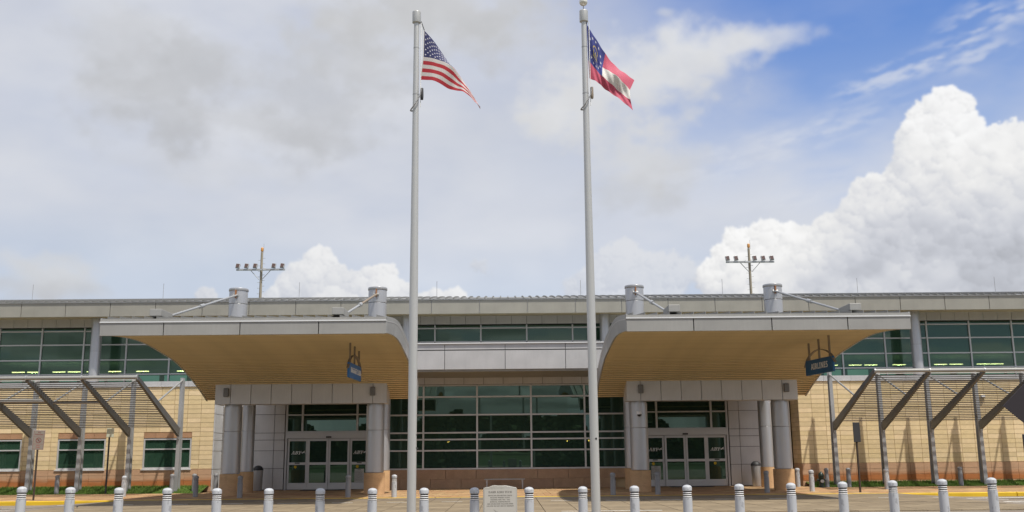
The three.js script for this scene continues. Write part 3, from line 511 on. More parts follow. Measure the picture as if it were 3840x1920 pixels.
  if (s < 0) { const rows = [0.02, 1.12, 2.05, 2.61, 2.98, 3.95, 5.37]; for (let i = 0; i < 6; i++) span(w, 'return_panel', pick(M.silver), X(15.2), X(15.255), rows[i] + 0.012, rows[i + 1] - 0.012, -53.94, zf + 0.015); }
  else for (let r = 0; r < 18; r++) for (let k = 0; k < 2; k++) span(w, 'block', M.block[(r + k) % 6], X(15.245), X(15.27), Y0 + r * C, Y0 + r * C + C - 0.016, zf - 0.045 - k * 0.70, zf - 0.045 - (k + 1) * 0.70 + 0.014);
  if (s > 0) span(w, 'base_stone', M.brown[0], X(15.235), X(15.27), 0, 1.15, -53.94, zf - 0.03);
  // dark rooms behind
  span(w, 'room_back', M.room, X(15.6), X(33), 0, 5.4, -57.2, -57); span(w, 'room_floor', M.roomFloor, X(15.6), X(33), -0.02, 0.02, -57, zf - 0.33);
  for (const u of [15.55, 19.85, 24.2, 32.8]) span(w, 'room_side', M.room, X(u), X(u + 0.15), 0.02, 5.4, -57, zf - 0.33);
  // small wall light on the right wing
  if (s > 0) { const l = part(w, 'wall_light', rbox(0.24, 0.17, 0.14, 0.02), M.frame, 24.95, 4.5, zf + 0.07); part(l, 'lamp_glass', box(0.16, 0.1, 0.03, 0), M.white, 0, -0.01, 0.08); }
}

// ------------------------------------------------------------------ entrance canopies: curved roof on four round columns, hung from two masts
const soffitPts = [[-34.8, 5.92], [-36, 6.03], [-37, 6.10], [-38.3, 6.14], [-39.5, 6.09], [-41.2, 5.93], [-42.7, 5.76], [-44.3, 5.42], [-45.7, 5.02], [-46.8, 4.66], [-47.7, 4.33]];
const soffitCurve = new THREE.CatmullRomCurve3(soffitPts.map(([z, y]) => new THREE.Vector3(0, y, z)));
const thick = (z) => mix(0.57, 0.70, sstep(-34.8, -40, z));
function bandGeo(lo, hi, width) { // prism swept along the curve between two heights over the soffit
  const pts = soffitCurve.getPoints(48), sh = new THREE.Shape(), f = (o, p) => p.y + (typeof o === 'function' ? o(p.z) : o);
  pts.forEach((p, i) => (i ? sh.lineTo(-p.z, f(lo, p)) : sh.moveTo(-p.z, f(lo, p)))); [...pts].reverse().forEach((p) => sh.lineTo(-p.z, f(hi, p)));
  const g = new THREE.ExtrudeGeometry(sh, { depth: width, bevelEnabled: false }); g.rotateY(Math.PI / 2); g.translate(-width / 2, 0, 0); return g;
}
const Ui = 4.22, Uo = 14.28, Uc = (Ui + Uo) / 2, Wc = Uo - Ui;
for (const s of [-1, 1]) {
  const c = thing('entrance_canopy', `${s < 0 ? 'left curved entrance canopy with tan slatted underside with the baggage claim sign' : 'right curved entrance canopy with tan slatted underside with the airlines sign'}`, 'canopy', [s * Uc, 0, 0], 0, 'curved entrance canopies');
  const U = (u) => s * (u - Uc);
  const roof = part(c, 'roof', bandGeo((z) => thick(z) - 0.05, (z) => thick(z), Wc - 0.02), M.roof);
  const seamG = bandGeo((z) => thick(z) - 0.01, (z) => thick(z) + 0.085, 0.025);
  for (let x = -Wc / 2 + 0.25; x < Wc / 2; x += 0.43) part(roof, 'seam', seamG, M.roof, x, 0, 0);
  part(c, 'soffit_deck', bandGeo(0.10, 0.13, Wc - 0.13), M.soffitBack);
  const len = soffitCurve.getLength(), n = 56, slat = metreUv(new THREE.BoxGeometry(Wc - 0.1, 0.05, len / n * 0.30), 0, 0, 0);
  for (let i = 0; i < n; i++) { const t = (i + 0.5) / n, p = soffitCurve.getPointAt(t), d = soffitCurve.getTangentAt(t); part(c, 'soffit_slat', slat, pick(M.soffit), 0, p.y + 0.03, p.z, Math.atan2(-d.y, -d.z) + 0, 0, 0).rotation.x = Math.atan2(d.y, -d.z); }
  for (const e of [-1, 1]) { const sf = part(c, 'side_fascia', bandGeo(0.0, (z) => thick(z) + 0.03, 0.06), M.steel, e * (Wc / 2 - 0.03), 0, 0); part(sf, 'edge_trim', bandGeo((z) => thick(z) - 0.16, (z) => thick(z) - 0.13, 0.075), M.frame, 0, 0, 0); }
  const J = [Ui, 6.6, 9.36, 12.04, Uo]; for (let k = 0; k < 4; k++) span(c, 'fascia_panel', M.fascia[k], U(J[k] + 0.018), U(J[k + 1] - 0.018), 5.90, 6.34, -34.86, -34.76);
  span(c, 'fascia_core', M.gap, U(Ui + 0.03), U(Uo - 0.03), 5.93, 6.46, -34.95, -34.855);
  span(c, 'front_trim', M.trim, U(Ui), U(Uo), 6.348, 6.39, -34.86, -34.73); span(c, 'front_flashing', M.fascia[1], U(Ui), U(Uo), 6.395, 6.49, -34.9, -34.78);
  // columns; the front pair runs up through the roof as masts
  for (const u of [6.08, 12.65]) {
    const col = part(c, 'plinth', cyl(0.475, 0.96, 40), M.plinth, U(u), 0.48, -46.5); void col;
    part(c, 'column_drum', lathe([[0.40, 0.97], [0.415, 0.99], [0.415, 2.855], [0.40, 2.865]], 40), M.column, U(u), 0, -46.5);
    part(c, 'column_drum', lathe([[0.40, 2.875], [0.415, 2.885], [0.415, 3.98], [0.385, 3.99], [0.385, 4.3]], 40), M.column, U(u), 0, -46.5);
    const mast = part(c, 'mast', lathe([[0.43, 5.3], [0.43, 8.76], [0.415, 8.77]], 40), M.column, U(u), 0, -46.5);
    part(mast, 'mast_drum', lathe([[0.415, 8.785], [0.43, 8.795], [0.43, 9.38], [0.415, 9.39]], 40), M.column);
    part(mast, 'mast_cap', lathe([[0.0, 9.53], [0.44, 9.52], [0.455, 9.50], [0.455, 9.40], [0.42, 9.39]], 40), M.column);
    // tie rod with lug, coupler and roof anchor
    const a = [U(u), 9.14, -46.05], b = [U(u), 6.86, -36.9], m = a.map((v, i) => mix(v, b[i], 0.53)), m2 = a.map((v, i) => mix(v, b[i], 0.585));
    const tie = part(c, 'tie_rod', mergeGeometries([rod(a, m, 0.05), rod(m2, b, 0.045)]), s < 0 && u < 8 ? M.bracketBrown : M.steel);
    if (s < 0 && u < 8) { tie.geometry = rod(a, m, 0.05); part(tie, 'lower_rod', rod(m2, b, 0.045), M.steel); }
    part(tie, 'coupler', rod(m, m2, 0.085, 12), M.steel); part(tie, 'lug', box(0.05, 0.36, 0.34, 0), M.rust, a[0], a[1] + 0.06, a[2] - 0.05); part(tie, 'pin', rod([a[0] - 0.12, a[1], a[2]], [a[0] + 0.12, a[1], a[2]], 0.07), M.steel);
    part(c, 'roof_anchor', rbox(0.42, 0.26, 1.25, 0.02), M.fascia[0], U(u), 6.83, -36.2);
  }
  for (const u of [6.25, 13.08]) { part(c, 'plinth', cyl(0.36, 1.0, 36), M.plinth, U(u), 0.5, -51); part(c, 'column_drum', lathe([[0.325, 1.01], [0.335, 1.02], [0.335, 2.99], [0.32, 3.0]], 36), M.column, U(u), 0, -51); part(c, 'column_drum', lathe([[0.325, 3.01], [0.335, 3.02], [0.335, 5.0]], 36), M.column, U(u), 0, -51); }
  // portal beam of flat panels round the entrance
  const B = [5.5, ...Array.from({ length: 8 }, (_, k) => 6.14 + 0.93 * k), 13.36];
  for (let k = 0; k < B.length - 1; k++) span(c, 'beam_panel', pick(M.silver), U(B[k] + 0.011), U(B[k + 1] - 0.011), 4.08, 5.26, -46.0, -45.9);
  span(c, 'beam_core', M.gap, U(5.53), U(13.33), 4.1, 5.25, -46.2, -45.995);
  for (const [u0, u1] of [[5.5, 5.6], [13.26, 13.36]]) span(c, 'beam_panel', pick(M.silver), U(u0), U(u1), 4.08, 5.26, -46.02, -47.1);
  span(c, 'beam_underside', M.silver[0], U(5.62), U(13.24), 4.10, 4.16, -47.09, -46.21);
  span(c, 'portal_roof', M.roof, U(5.62), U(13.24), 5.0, 5.1, -54.4, -46.21);
  if (s > 0) span(c, 'added_sun_block', M.roof, U(13.37), U(15.24), 5.45, 5.55, -54.0, -51.6);  // unseen slab added to keep sun off the right door wall
  for (const u of [6.14, 12.83]) { const l = part(c, 'wall_lamp', rbox(0.23, 0.39, 0.15, 0.03, 2), M.sconce, U(u), 4.61, -45.82); part(l, 'lamp_back', box(0.14, 0.3, 0.05, 0), M.dark, 0, 0, -0.075); }
  if (s > 0) { const cam = part(c, 'dome_camera', rbox(0.12, 0.2, 0.14, 0.02), M.white, U(6.0), 3.52, -46.02); part(cam, 'camera_arm', box(0.08, 0.07, 0.2, 0), M.white, 0.03, 0.04, 0.14); part(cam, 'camera_dome', new THREE.SphereGeometry(0.1, 18, 10, 0, 6.283, Math.PI / 2, Math.PI / 2), M.black, 0.03, -0.06, 0.22); part(cam, 'camera_hood', lathe([[0.115, -0.06], [0.115, 0.0], [0.07, 0.06], [0, 0.07]], 18), M.white, 0.03, 0, 0.22); }
}

// ------------------------------------------------------------------ sloping sun screens of slats before the wings
for (const s of [-1, 1]) {
  const t = thing('sun_screen', `${s < 0 ? 'left' : 'right'} grey steel sun screen of sloping slats on tapered posts before the ${s < 0 ? 'windowed' : 'windowless'} wing`, 'sun screen', [s * 16.68, 0, 0], 0, 'steel sun screens before the wings');
  const bay = 2.49, lowB = [-51.28, 2.98], topB = [-45.15, 5.28];
  const postG = (() => { const g = mergeGeometries([[0.17, 0.025, 0.17], [0.17, 0.025, -0.17], [0.022, 0.315, 0]].map(([ww, dd, zz]) => { const q = new THREE.BoxGeometry(ww, 5.75, dd, 1, 6, 1); q.translate(0, 0, zz); return q; })), p = g.attributes.position; for (let i = 0; i < p.count; i++) { const k = 0.5 - p.getY(i) / 5.75; p.setZ(i, p.getZ(i) * mix(0.72, 1.25, k)); p.setX(i, p.getX(i) * mix(0.95, 1.15, k)); } g.translate(0, 2.875, 0); return metreUv(g); })();
  const slatG = box(bay - 0.15, 0.034, 0.085, 0);
  for (let k = 0; k < 5; k++) {
    const x = s * k * bay;
    part(t, 'post', postG, M.steel, x, 0, -51.5);
    const bm = part(t, 'beam', (() => { const sh = new THREE.Shape(); [[-lowB[0] - 0.05, lowB[1] - 0.20], [-topB[0], topB[1] - 0.12], [-topB[0], topB[1] + 0.07], [-lowB[0], lowB[1] + 0.22]].forEach((p, i) => (i ? sh.lineTo(...p) : sh.moveTo(...p))); const g = new THREE.ExtrudeGeometry(sh, { depth: 0.13, bevelEnabled: false }); g.rotateY(Math.PI / 2); g.translate(-0.065, 0, 0); return g; })(), M.girder, x, 0, 0);
    part(bm, 'bracket', box(0.10, 0.62, 0.10, 0), M.steel, 0, 2.98, -51.25);
    part(t, 'strut', rod([0, 5.62, -51.38], [0, 4.36, -47.95], 0.045, 10), M.steel, x + s * -0.02, 0, 0);
    part(t, 'pipe_collar', cyl(0.105, 0.06, 20), M.steel, x, 5.29, -45.1, 0, 0, Math.PI / 2);
    if (k === 4) continue;
    const xm = x + s * bay / 2;
    part(t, 'top_pipe', cyl(0.085, bay - 0.07, 20), M.fascia[2], xm, 5.29, -45.1, 0, 0, Math.PI / 2);
    for (let i = 0; i < 27; i++) { const q = (i + 0.6) / 27.5, z = mix(lowB[0] + 0.12, topB[0] - 0.1, q), y = mix(lowB[1] + 0.25, topB[1] - 0.02, q); part(t, 'slat', slatG, i === 26 ? M.trim : M.louvre, xm, y, z, -0.04, 0, 0); }
    if (s < 0 && (k === 1 || k === 2)) part(t, 'cross_pipe', cyl(k === 2 ? 0.10 : 0.06, bay - 0.14, 18), M.fascia[3], xm, k === 2 ? 4.42 : 4.32, -47.85, 0, 0, Math.PI / 2);
  }
}

// ------------------------------------------------------------------ roof rods and small vent
[-25.6, -18.55, -11.2, -3.75, 4.05, 11.75, 19.1, 26.6].forEach((x, i) => { const t = thing('lightning_rod', `${ord[i]} thin roof lightning rod from the left on the terminal roof edge`, 'lightning rod', [x, 10.05, -53.2], 0, 'thin rods along the terminal roof'); part(t, 'rod', cyl(0.012, 0.95, 8), M.steel, 0, 0.475, 0); part(t, 'base', cyl(0.05, 0.05, 10), M.steel, 0, 0.0, 0); });

// ------------------------------------------------------------------ floodlight masts behind the building
for (const s of [-1, 1]) {
  const t = thing('floodlight_mast', `tall brown floodlight mast rising behind the ${s < 0 ? 'left' : 'right'} part of the terminal roof`, 'floodlight mast', [s * 23.75, 0, -95], 0, 'floodlight masts behind the roof');
  part(t, 'pole', cyl(0.185, 21.4, 16, 0.115), M.concretePole, 0, 10.7, 0);
  const y = s < 0 ? 19.62 : 20.0;
  part(t, 'crossarm', box(4.7, 0.16, 0.16, 0), M.steel, 0, y, 0.28);
  for (const e of [-1, 1]) part(t, 'brace', rod([e * 0.15, y - 0.95, 0.2], [e * 0.95, y - 0.08, 0.28], 0.035, 6), M.steel);
  const xs = s < 0 ? [-2.2, -1.36, -0.52, 1.27, 2.1] : [-2.2, -1.37, 0.44, 1.27, 2.1];
  for (const x of xs) { const f = part(t, 'floodlight', rbox(0.40, 0.46, 0.22, 0.03), M.steel, x, y + 0.36, 0.34, -0.25, 0, s < 0 ? -0.12 : 0.12); part(f, 'lamp_glass', box(0.31, 0.37, 0.03, 0), M.lens, 0, 0, 0.112); }
  part(t, 'junction_box', rbox(0.26, 0.22, 0.14, 0.02), M.frame, s < 0 ? 0.38 : -0.38, y + 0.02, 0.40);
  for (let i = 0; i < 11; i++) for (const e of [-1, 1]) part(t, 'step_rung', rod([e * 0.12, 15.2 + i * 0.55 + e * 0.1, 0], [e * 0.34, 15.2 + i * 0.55 + e * 0.1, 0], 0.02, 5), M.steel);
  part(t, 'beacon', lathe([[0.08, 21.45], [0.13, 21.5], [0.13, 21.78], [0.09, 21.86], [0, 21.9]], 14), M.amber); part(t, 'rod', cyl(0.015, 0.9, 6), M.steel, 0.16, 21.8, 0);
}

// ------------------------------------------------------------------ bollards
const bandY = [0.655, 0.70, 0.745];
function bollard(label, pos, inShade, group) {
  const t = thing('bollard', label, 'bollard', pos, 0, group), b = inShade ? M.bollardShaded : M.bollard;  // bollards in shade get darkened copies of the same paint
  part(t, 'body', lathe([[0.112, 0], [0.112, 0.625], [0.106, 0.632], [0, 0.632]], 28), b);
  part(t, 'neck', cyl(0.096, 0.19, 24), inShade ? M.bollardShaded : M.black, 0, 0.715, 0);
  for (const y of bandY) part(t, 'stripe', lathe([[0.09, y - 0.0105], [0.105, y - 0.009], [0.106, y], [0.105, y + 0.009], [0.09, y + 0.0105]], 28), inShade ? M.shadedStripeAndBead : M.white);
  part(t, 'cap', lathe([[0.10, 0.785], [0.112, 0.79], [0.114, 0.80], [0.114, 0.865], [0.108, 0.885], [0.08, 0.912], [0.045, 0.926], [0, 0.932]], 28), b);
  return t;
}
const frontX = [-11.69, -10.52, -9.35, -8.18, -6.99, -5.75, -4.51, -3.26, -2.01, -0.80, 0.52, 1.81, 3.06, 4.33, 5.58, 6.84, 8.09, 9.31, 10.52, 11.72];
frontX.forEach((x, i) => bollard(`light grey bollard with white stripes, ${ord[i]} from the left in the front row`, [x, -0.038 + 0.00088 * x * x, -24.6], false, 'front row of striped bollards').rotation.set(rr(-0.012, 0.012), rr(0, 6.28), rr(-0.012, 0.012)));
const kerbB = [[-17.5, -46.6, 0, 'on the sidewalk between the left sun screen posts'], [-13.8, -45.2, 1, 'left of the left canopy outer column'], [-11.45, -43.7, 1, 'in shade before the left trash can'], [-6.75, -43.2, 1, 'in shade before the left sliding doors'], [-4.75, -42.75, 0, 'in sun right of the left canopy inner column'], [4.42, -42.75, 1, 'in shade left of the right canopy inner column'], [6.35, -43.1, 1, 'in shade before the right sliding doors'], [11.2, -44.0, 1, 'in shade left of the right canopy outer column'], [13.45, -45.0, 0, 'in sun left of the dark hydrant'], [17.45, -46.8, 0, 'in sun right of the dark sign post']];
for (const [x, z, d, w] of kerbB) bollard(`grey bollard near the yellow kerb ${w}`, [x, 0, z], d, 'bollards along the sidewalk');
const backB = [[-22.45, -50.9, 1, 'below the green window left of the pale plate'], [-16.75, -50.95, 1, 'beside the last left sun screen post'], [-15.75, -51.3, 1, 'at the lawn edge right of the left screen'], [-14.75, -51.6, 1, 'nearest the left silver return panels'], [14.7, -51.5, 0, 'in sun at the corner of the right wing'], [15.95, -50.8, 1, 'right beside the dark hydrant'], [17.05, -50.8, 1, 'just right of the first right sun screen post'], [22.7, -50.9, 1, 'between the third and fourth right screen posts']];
for (const [x, z, d, w] of backB) bollard(`grey bollard by the wall ${w}`, [x, 0, z], d, 'bollards along the wing walls');

// ------------------------------------------------------------------ flagpoles and flags
for (const s of [-1, 1]) {
  const x = s < 0 ? -1.975 : 1.81, t = thing('flagpole', `tall grey flagpole on the ${s < 0 ? 'left, bare capped top, flying the striped flag' : 'right with silver ball, flying the red flag'}`, 'flagpole', [x, -0.06, -21], 0, 'grey flagpoles');
  part(t, 'pole', lathe([[0.0, 0], [0.094, 0.01], [0.092, 5], [0.075, 8], [0.058, 11.40], [0, 11.41]], 28), M.pole);
  part(t, 'truck_cap', lathe([[0.055, 11.30], [0.098, 11.31], [0.098, 11.56], [0.09, 11.58], [0, 11.585]], 24), M.pole);
  if (s > 0) { part(t, 'ball', new THREE.SphereGeometry(0.095, 24, 16), M.gold, 0, 11.79, 0); part(t, 'ball_stem', cyl(0.012, 0.15, 8), M.steel, 0, 11.65, 0); }
  for (const y of [9.6, 10.7]) part(t, 'joint_ring', cyl(mix(0.077, 0.062, (y - 8.5) / 2.9), 0.02, 20), M.steel, 0, y, 0);
  part(t, 'halyard', rod([0.105, 9.3, 0.02], [0.11, 11.3, 0.02], 0.009, 5), M.white);
  part(t, 'counterweight', lathe([[0, 9.50], [0.03, 9.52], [0.035, 9.6], [0.03, 9.78], [0, 9.8]], 12), s < 0 ? M.dark : M.bracketBrown, 0.14, -0.05, 0.03);
  const loop = new THREE.CatmullRomCurve3([[0.13, 9.72, 0.06], [0.09, 9.5, 0.12], [-0.03, 9.3, 0.12], [-0.11, 9.22, 0.02], [-0.06, 9.25, -0.1]].map((p) => new THREE.Vector3(...p)));
  part(t, 'retainer_beads', mergeGeometries(loop.getPoints(26).map((p) => { const g = new THREE.SphereGeometry(0.017, 6, 5); g.translate(p.x, p.y, p.z); return g; })), M.shadedStripeAndBead);
  if (s > 0) part(t, 'access_hole', cyl(0.022, 0.01, 12), M.black, 0.03, 2.02, 0.09, Math.PI / 2, 0, 0); else part(t, 'cleat_rope', new THREE.TorusGeometry(0.17, 0.012, 6, 16, 2.2), M.black, 0.20, 2.0, 0.02, 0, 0, 2.05);
}
function flagGeo(rows, ts, ss, foldA, foldB) { // rows: control points across the fly for each height share in ts
  const N = 44, K = 40, pos = [], uv = [], idx = [];
  const curves = rows.map((r) => new THREE.CatmullRomCurve3(r.map((p) => new THREE.Vector3(p[0], p[1], p[2] ?? 0)), false, 'centripetal'));
  const along = (c, s) => { let i = 0; while (i < ss.length - 2 && s > ss[i + 1]) i++; const f = (s - ss[i]) / (ss[i + 1] - ss[i]); return c.getPoint((i + f) / (ss.length - 1)); };
  for (let j = 0; j <= K; j++) for (let i = 0; i <= N; i++) {
    const s = i / N, t = j / K; let k = 0; while (k < ts.length - 2 && t > ts[k + 1]) k++; const f = (t - ts[k]) / (ts[k + 1] - ts[k]), a = along(curves[k], s), b = along(curves[k + 1], s);
    pos.push(mix(a.x, b.x, f), mix(a.y, b.y, f), mix(a.z, b.z, f) + foldA(s, t) ); uv.push(s, 1 - t);
  }
  for (let j = 0; j < K; j++) for (let i = 0; i < N; i++) { const a = j * (N + 1) + i, b = a + N + 1; idx.push(a, b, a + 1, b, b + 1, a + 1); }
  // a second side a few millimetres behind gives the cloth its thickness
  const n = pos.length / 3; const back = pos.slice(); for (let i = 2; i < back.length; i += 3) back[i] -= 0.004; const idx2 = idx.slice(); for (let i = 0; i < idx.length; i += 3) idx2.push(idx[i] + n, idx[i + 2] + n, idx[i + 1] + n);
  const g = new THREE.BufferGeometry(); g.setAttribute('position', new THREE.Float32BufferAttribute(pos.concat(back), 3)); g.setAttribute('uv', new THREE.Float32BufferAttribute(uv.concat(uv), 2)); g.setIndex(idx2); g.computeVertexNormals(); return g;
}
function star(c, x, y, r, rot = 0) { c.beginPath(); for (let i = 0; i < 10; i++) { const a = -Math.PI / 2 + rot + i * Math.PI / 5, q = i % 2 ? r * 0.4 : r; c.lineTo(x + Math.cos(a) * q, y + Math.sin(a) * q); } c.closePath(); c.fill(); }
{
  const tex = canvasTex(1024, 640, (c, w, h) => { for (let i = 0; i < 13; i++) { c.fillStyle = i % 2 ? '#cfcac6' : '#b3202f'; c.fillRect(0, i * h / 13, w, h / 13 + 1); } c.fillStyle = '#2b2f63'; c.fillRect(0, 0, w * 0.4, h * 7 / 13); c.fillStyle = '#e4e2e2'; for (let r = 0; r < 9; r++) for (let k = 0; k < (r % 2 ? 5 : 6); k++) star(c, w * 0.4 * ((r % 2 ? 2 : 1) + 2 * k) / 12, h * 7 / 13 * (r + 1) / 10, 15); c.fillStyle = '#dcd8d0'; c.fillRect(0, 0, 10, h); });
  const t = thing('flag', 'red and white striped flag with starry blue corner drooping from the left pole', 'flag');
  part(t, 'cloth', flagGeo([[[-1.809, 11.075], [-1.547, 10.777, -0.06], [-1.175, 10.275, -0.28], [-0.87, 9.83, -0.30], [-0.545, 9.25, -0.15]], [[-1.821, 10.43], [-1.489, 10.353, 0.05], [-1.147, 10.163, 0.02], [-0.816, 9.690, 0], [-0.542, 9.245, 0]], [[-1.878, 9.888], [-1.607, 9.84, 0.08], [-1.277, 9.687, 0.02], [-0.83, 9.505, 0.1], [-0.540, 9.225, 0.02]]], [0, 7 / 13, 1], [0, 0.2, 0.4, 0.72, 1], (s, t) => 0.035 * Math.sin(s * 17 + t * 3) * Math.min(1, s * 4) + 0.02 * Math.sin(s * 41 - t * 6) * s), new THREE.MeshPhysicalMaterial({ map: tex, roughness: 0.85, side: THREE.DoubleSide, transmission: 0.3, thickness: 0 }), 0, 0, -21);
  part(t, 'hoist_clip', rod([-1.80, 11.07, -21], [-1.87, 11.28, -21], 0.01, 5), M.dark);
}
{
  const tex = canvasTex(1024, 640, (c, w, h) => { c.fillStyle = '#c85870'; c.fillRect(0, 0, w, h); c.fillStyle = '#e6e3dd'; c.fillRect(0, h / 3, w, h / 3); c.fillStyle = '#3d4690'; c.fillRect(0, 0, w * 0.42, h * 2 / 3); c.fillStyle = '#e0e0e4'; const cx = w * 0.21, cy = h / 3; for (let i = 0; i < 13; i++) { const a = -Math.PI / 2 + i * 2 * Math.PI / 13; star(c, cx + Math.cos(a) * 165, cy + Math.sin(a) * 165, 24); }
    c.strokeStyle = '#c9b36a'; c.lineWidth = 14; c.beginPath(); c.arc(cx, cy - 30, 62, Math.PI, 0); c.stroke(); c.fillStyle = '#bfae78'; for (const k of [-1, 0, 1]) c.fillRect(cx + k * 46 - 9, cy - 30, 18, 88); c.fillRect(cx - 66, cy + 54, 132, 16); c.fillStyle = '#8e8c5a'; c.fillRect(cx - 34, cy + 10, 20, 44); c.fillStyle = '#b8a04e'; c.font = 'bold 26px serif'; c.textAlign = 'center'; c.fillText('IN GOD WE TRUST', cx, cy + 112); });
  const t = thing('flag', 'faded red and white flag with blue seal corner drooping from the right pole', 'flag');
  part(t, 'cloth', flagGeo([[[1.871, 11.193], [2.069, 10.823], [2.283, 10.514, -0.05], [2.626, 10.159, -0.2], [2.938, 9.924, -0.25]], [[1.881, 10.758], [2.048, 10.445, 0.05], [2.207, 10.162, 0.03], [2.508, 9.903, 0.06], [2.808, 9.634]], [[1.89, 10.324], [2.029, 10.14, 0.02], [2.178, 9.906, 0.06], [2.5, 9.648], [2.799, 9.368, 0.05]], [[1.902, 9.896], [2.032, 9.802, 0.06], [2.193, 9.673], [2.495, 9.451, 0.06], [2.845, 9.114]]], [0, 1 / 3, 2 / 3, 1], [0, 0.21, 0.42, 0.72, 1], (s, t) => 0.05 * Math.sin(s * 9 + t * 5) * Math.min(1, s * 3) + 0.015 * Math.sin(s * 33 - t * 11) * Math.min(1, s * 3)), new THREE.MeshPhysicalMaterial({ map: tex, roughness: 0.85, side: THREE.DoubleSide, transmission: 0.3, thickness: 0 }), 0, 0, -21);
  part(t, 'hoist_clip', rod([1.872, 11.19, -21], [1.86, 11.3, -21], 0.014, 5), M.dark);
}

// ------------------------------------------------------------------ granite marker
{
  const t = thing('stone_marker', 'pale engraved stone marker with rough top between the two flagpoles', 'monument', [-0.163, -0.03, -22.06]);
  const sh = new THREE.Shape(), top = [[-0.359, 0.955], [-0.345, 0.975], [-0.30, 0.985], [-0.235, 0.992], [-0.175, 1.018], [-0.12, 1.026], [-0.05, 1.017], [0.06, 1.018], [0.13, 1.019], [0.20, 1.006], [0.28, 0.988], [0.345, 0.976], [0.359, 0.95]];
  sh.moveTo(-0.359, 0); top.forEach((p) => sh.lineTo(...p)); sh.lineTo(0.359, 0); sh.closePath();
  const g = new THREE.ExtrudeGeometry(sh, { depth: 0.16, bevelEnabled: true, bevelSize: 0.008, bevelThickness: 0.012, bevelSegments: 2 }); g.translate(0, 0, -0.16);
  part(t, 'slab', g, M.granite);
  const tex = canvasTex(1024, 1024, (c, w, h) => {
    c.fillStyle = '#b2afa7'; c.fillRect(0, 0, w, h); for (let i = 0; i < 9000; i++) { const v = 165 + Math.floor(rnd() * 36); c.fillStyle = `rgba(${v},${v - 3},${v - 9},0.35)`; c.fillRect(rnd() * w, rnd() * h, 3, 3); }
    c.fillStyle = '#3a3733'; c.textAlign = 'center'; c.font = 'bold 92px serif'; c.fillText('DARR AERO TECH', w / 2, 120, 760);
    c.font = 'bold 54px sans-serif'; ['AMERICAN AND BRITISH CADETS', 'RECEIVED PRIMARY FLIGHT', 'TRAINING HERE 1941 - 1943', 'BARRACKS, ADMINISTRATIVE', 'AND RECREATION FACILITIES WERE', 'LOCATED ON EAST SIDE OF HIGHWAY'].forEach((s, i) => c.fillText(s, w / 2, 215 + i * 66, [780, 640, 640, 660, 840, 880][i]));
    c.strokeStyle = '#45413b'; c.lineWidth = 6; c.beginPath(); c.moveTo(300, 640); c.lineTo(520, 770); c.lineTo(500, 800); c.lineTo(330, 680); c.closePath(); c.stroke();
    c.beginPath(); c.moveTo(360, 700); c.lineTo(350, 800); c.moveTo(420, 730); c.lineTo(410, 830); c.moveTo(480, 770); c.lineTo(470, 850); c.moveTo(340, 800); c.lineTo(540, 900); c.stroke();
    c.beginPath(); c.moveTo(350, 830); c.bezierCurveTo(430, 790, 560, 800, 700, 850); c.lineTo(760, 790); c.lineTo(780, 800); c.lineTo(760, 900); c.lineTo(560, 900); c.bezierCurveTo(480, 930, 400, 920, 350, 830); c.stroke(); c.fillStyle = '#4a4237'; c.beginPath(); c.ellipse(460, 910, 80, 22, -0.2, 0, 7); c.fill(); c.fillRect(640, 890, 90, 12); });
  part(t, 'inscription', box(0.69, 0.69, 0.004, 0).clone(), new THREE.MeshStandardMaterial({ map: tex, roughness: 0.85 }), 0, 0.61, 0.0145).geometry = new THREE.BoxGeometry(0.68, 0.68, 0.004);
}

// ------------------------------------------------------------------ hanging direction signs
for (const s of [-1, 1]) {
  const t = thing('hanging_sign', s < 0 ? 'blue hanging sign reading baggage claim under the left canopy' : 'dark blue hanging sign reading airlines under the right canopy', 'sign', [s < 0 ? -6.15 : 12.42, 0, s < 0 ? -40.3 : -39.45], s < 0 ? -0.05 : 0.15);
  const yc = s < 0 ? 5.03 : 5.03, hh = s < 0 ? 0.59 : 0.60, zs = s < 0 ? -40.3 : -39.45;
  part(t, 'sign_board', rbox(0.09, hh, 2.38, 0.015), s < 0 ? M.blueBright : M.blue, 0, yc, 0);
  const g = lettering(s < 0 ? 'BAGGAGE CLAIM' : 'AIRLINES', s < 0 ? 0.215 : 0.235, sans, 0.006, 0, s < 0 ? 0.84 : 1.0);
  part(t, 'lettering', g, M.letter, -s * 0.047, yc + 0.02, s < 0 ? -0.08 : 0.05, 0, -s * Math.PI / 2, 0);
  const ceil = (z) => { let b = soffitPts[0]; for (const p of soffitCurve.getPoints(60)) if (Math.abs(p.z - z) < Math.abs(b[0] - z)) b = [p.z, p.y]; return b[1] + 0.05; };
  for (const [dz, y0] of [[0.92, yc + 0.3], [0.03, yc + 0.3], [-0.86, yc + 0.3]]) { const y1 = ceil(zs + dz); part(t, 'hanger', box(0.065, y1 - y0, 0.065, 0), M.bracketBrown, 0, (y0 + y1) / 2, dz); }
  const arc = new THREE.CatmullRomCurve3([[0, yc + 0.05, -1.32], [0, yc + 0.42, -0.95], [0, yc + 0.66, 0], [0, yc + 0.42, 0.95], [0, yc + 0.05, 1.32]].map((p) => new THREE.Vector3(...p)));
  const ap = arc.getPoints(18), ag = mergeGeometries(ap.slice(1).map((p, k) => bar([0, ap[k].y, ap[k].z], [0, p.y, p.z], 0.11, 0.022)));
  part(t, 'arch_band', ag, M.bracketBrown);
}

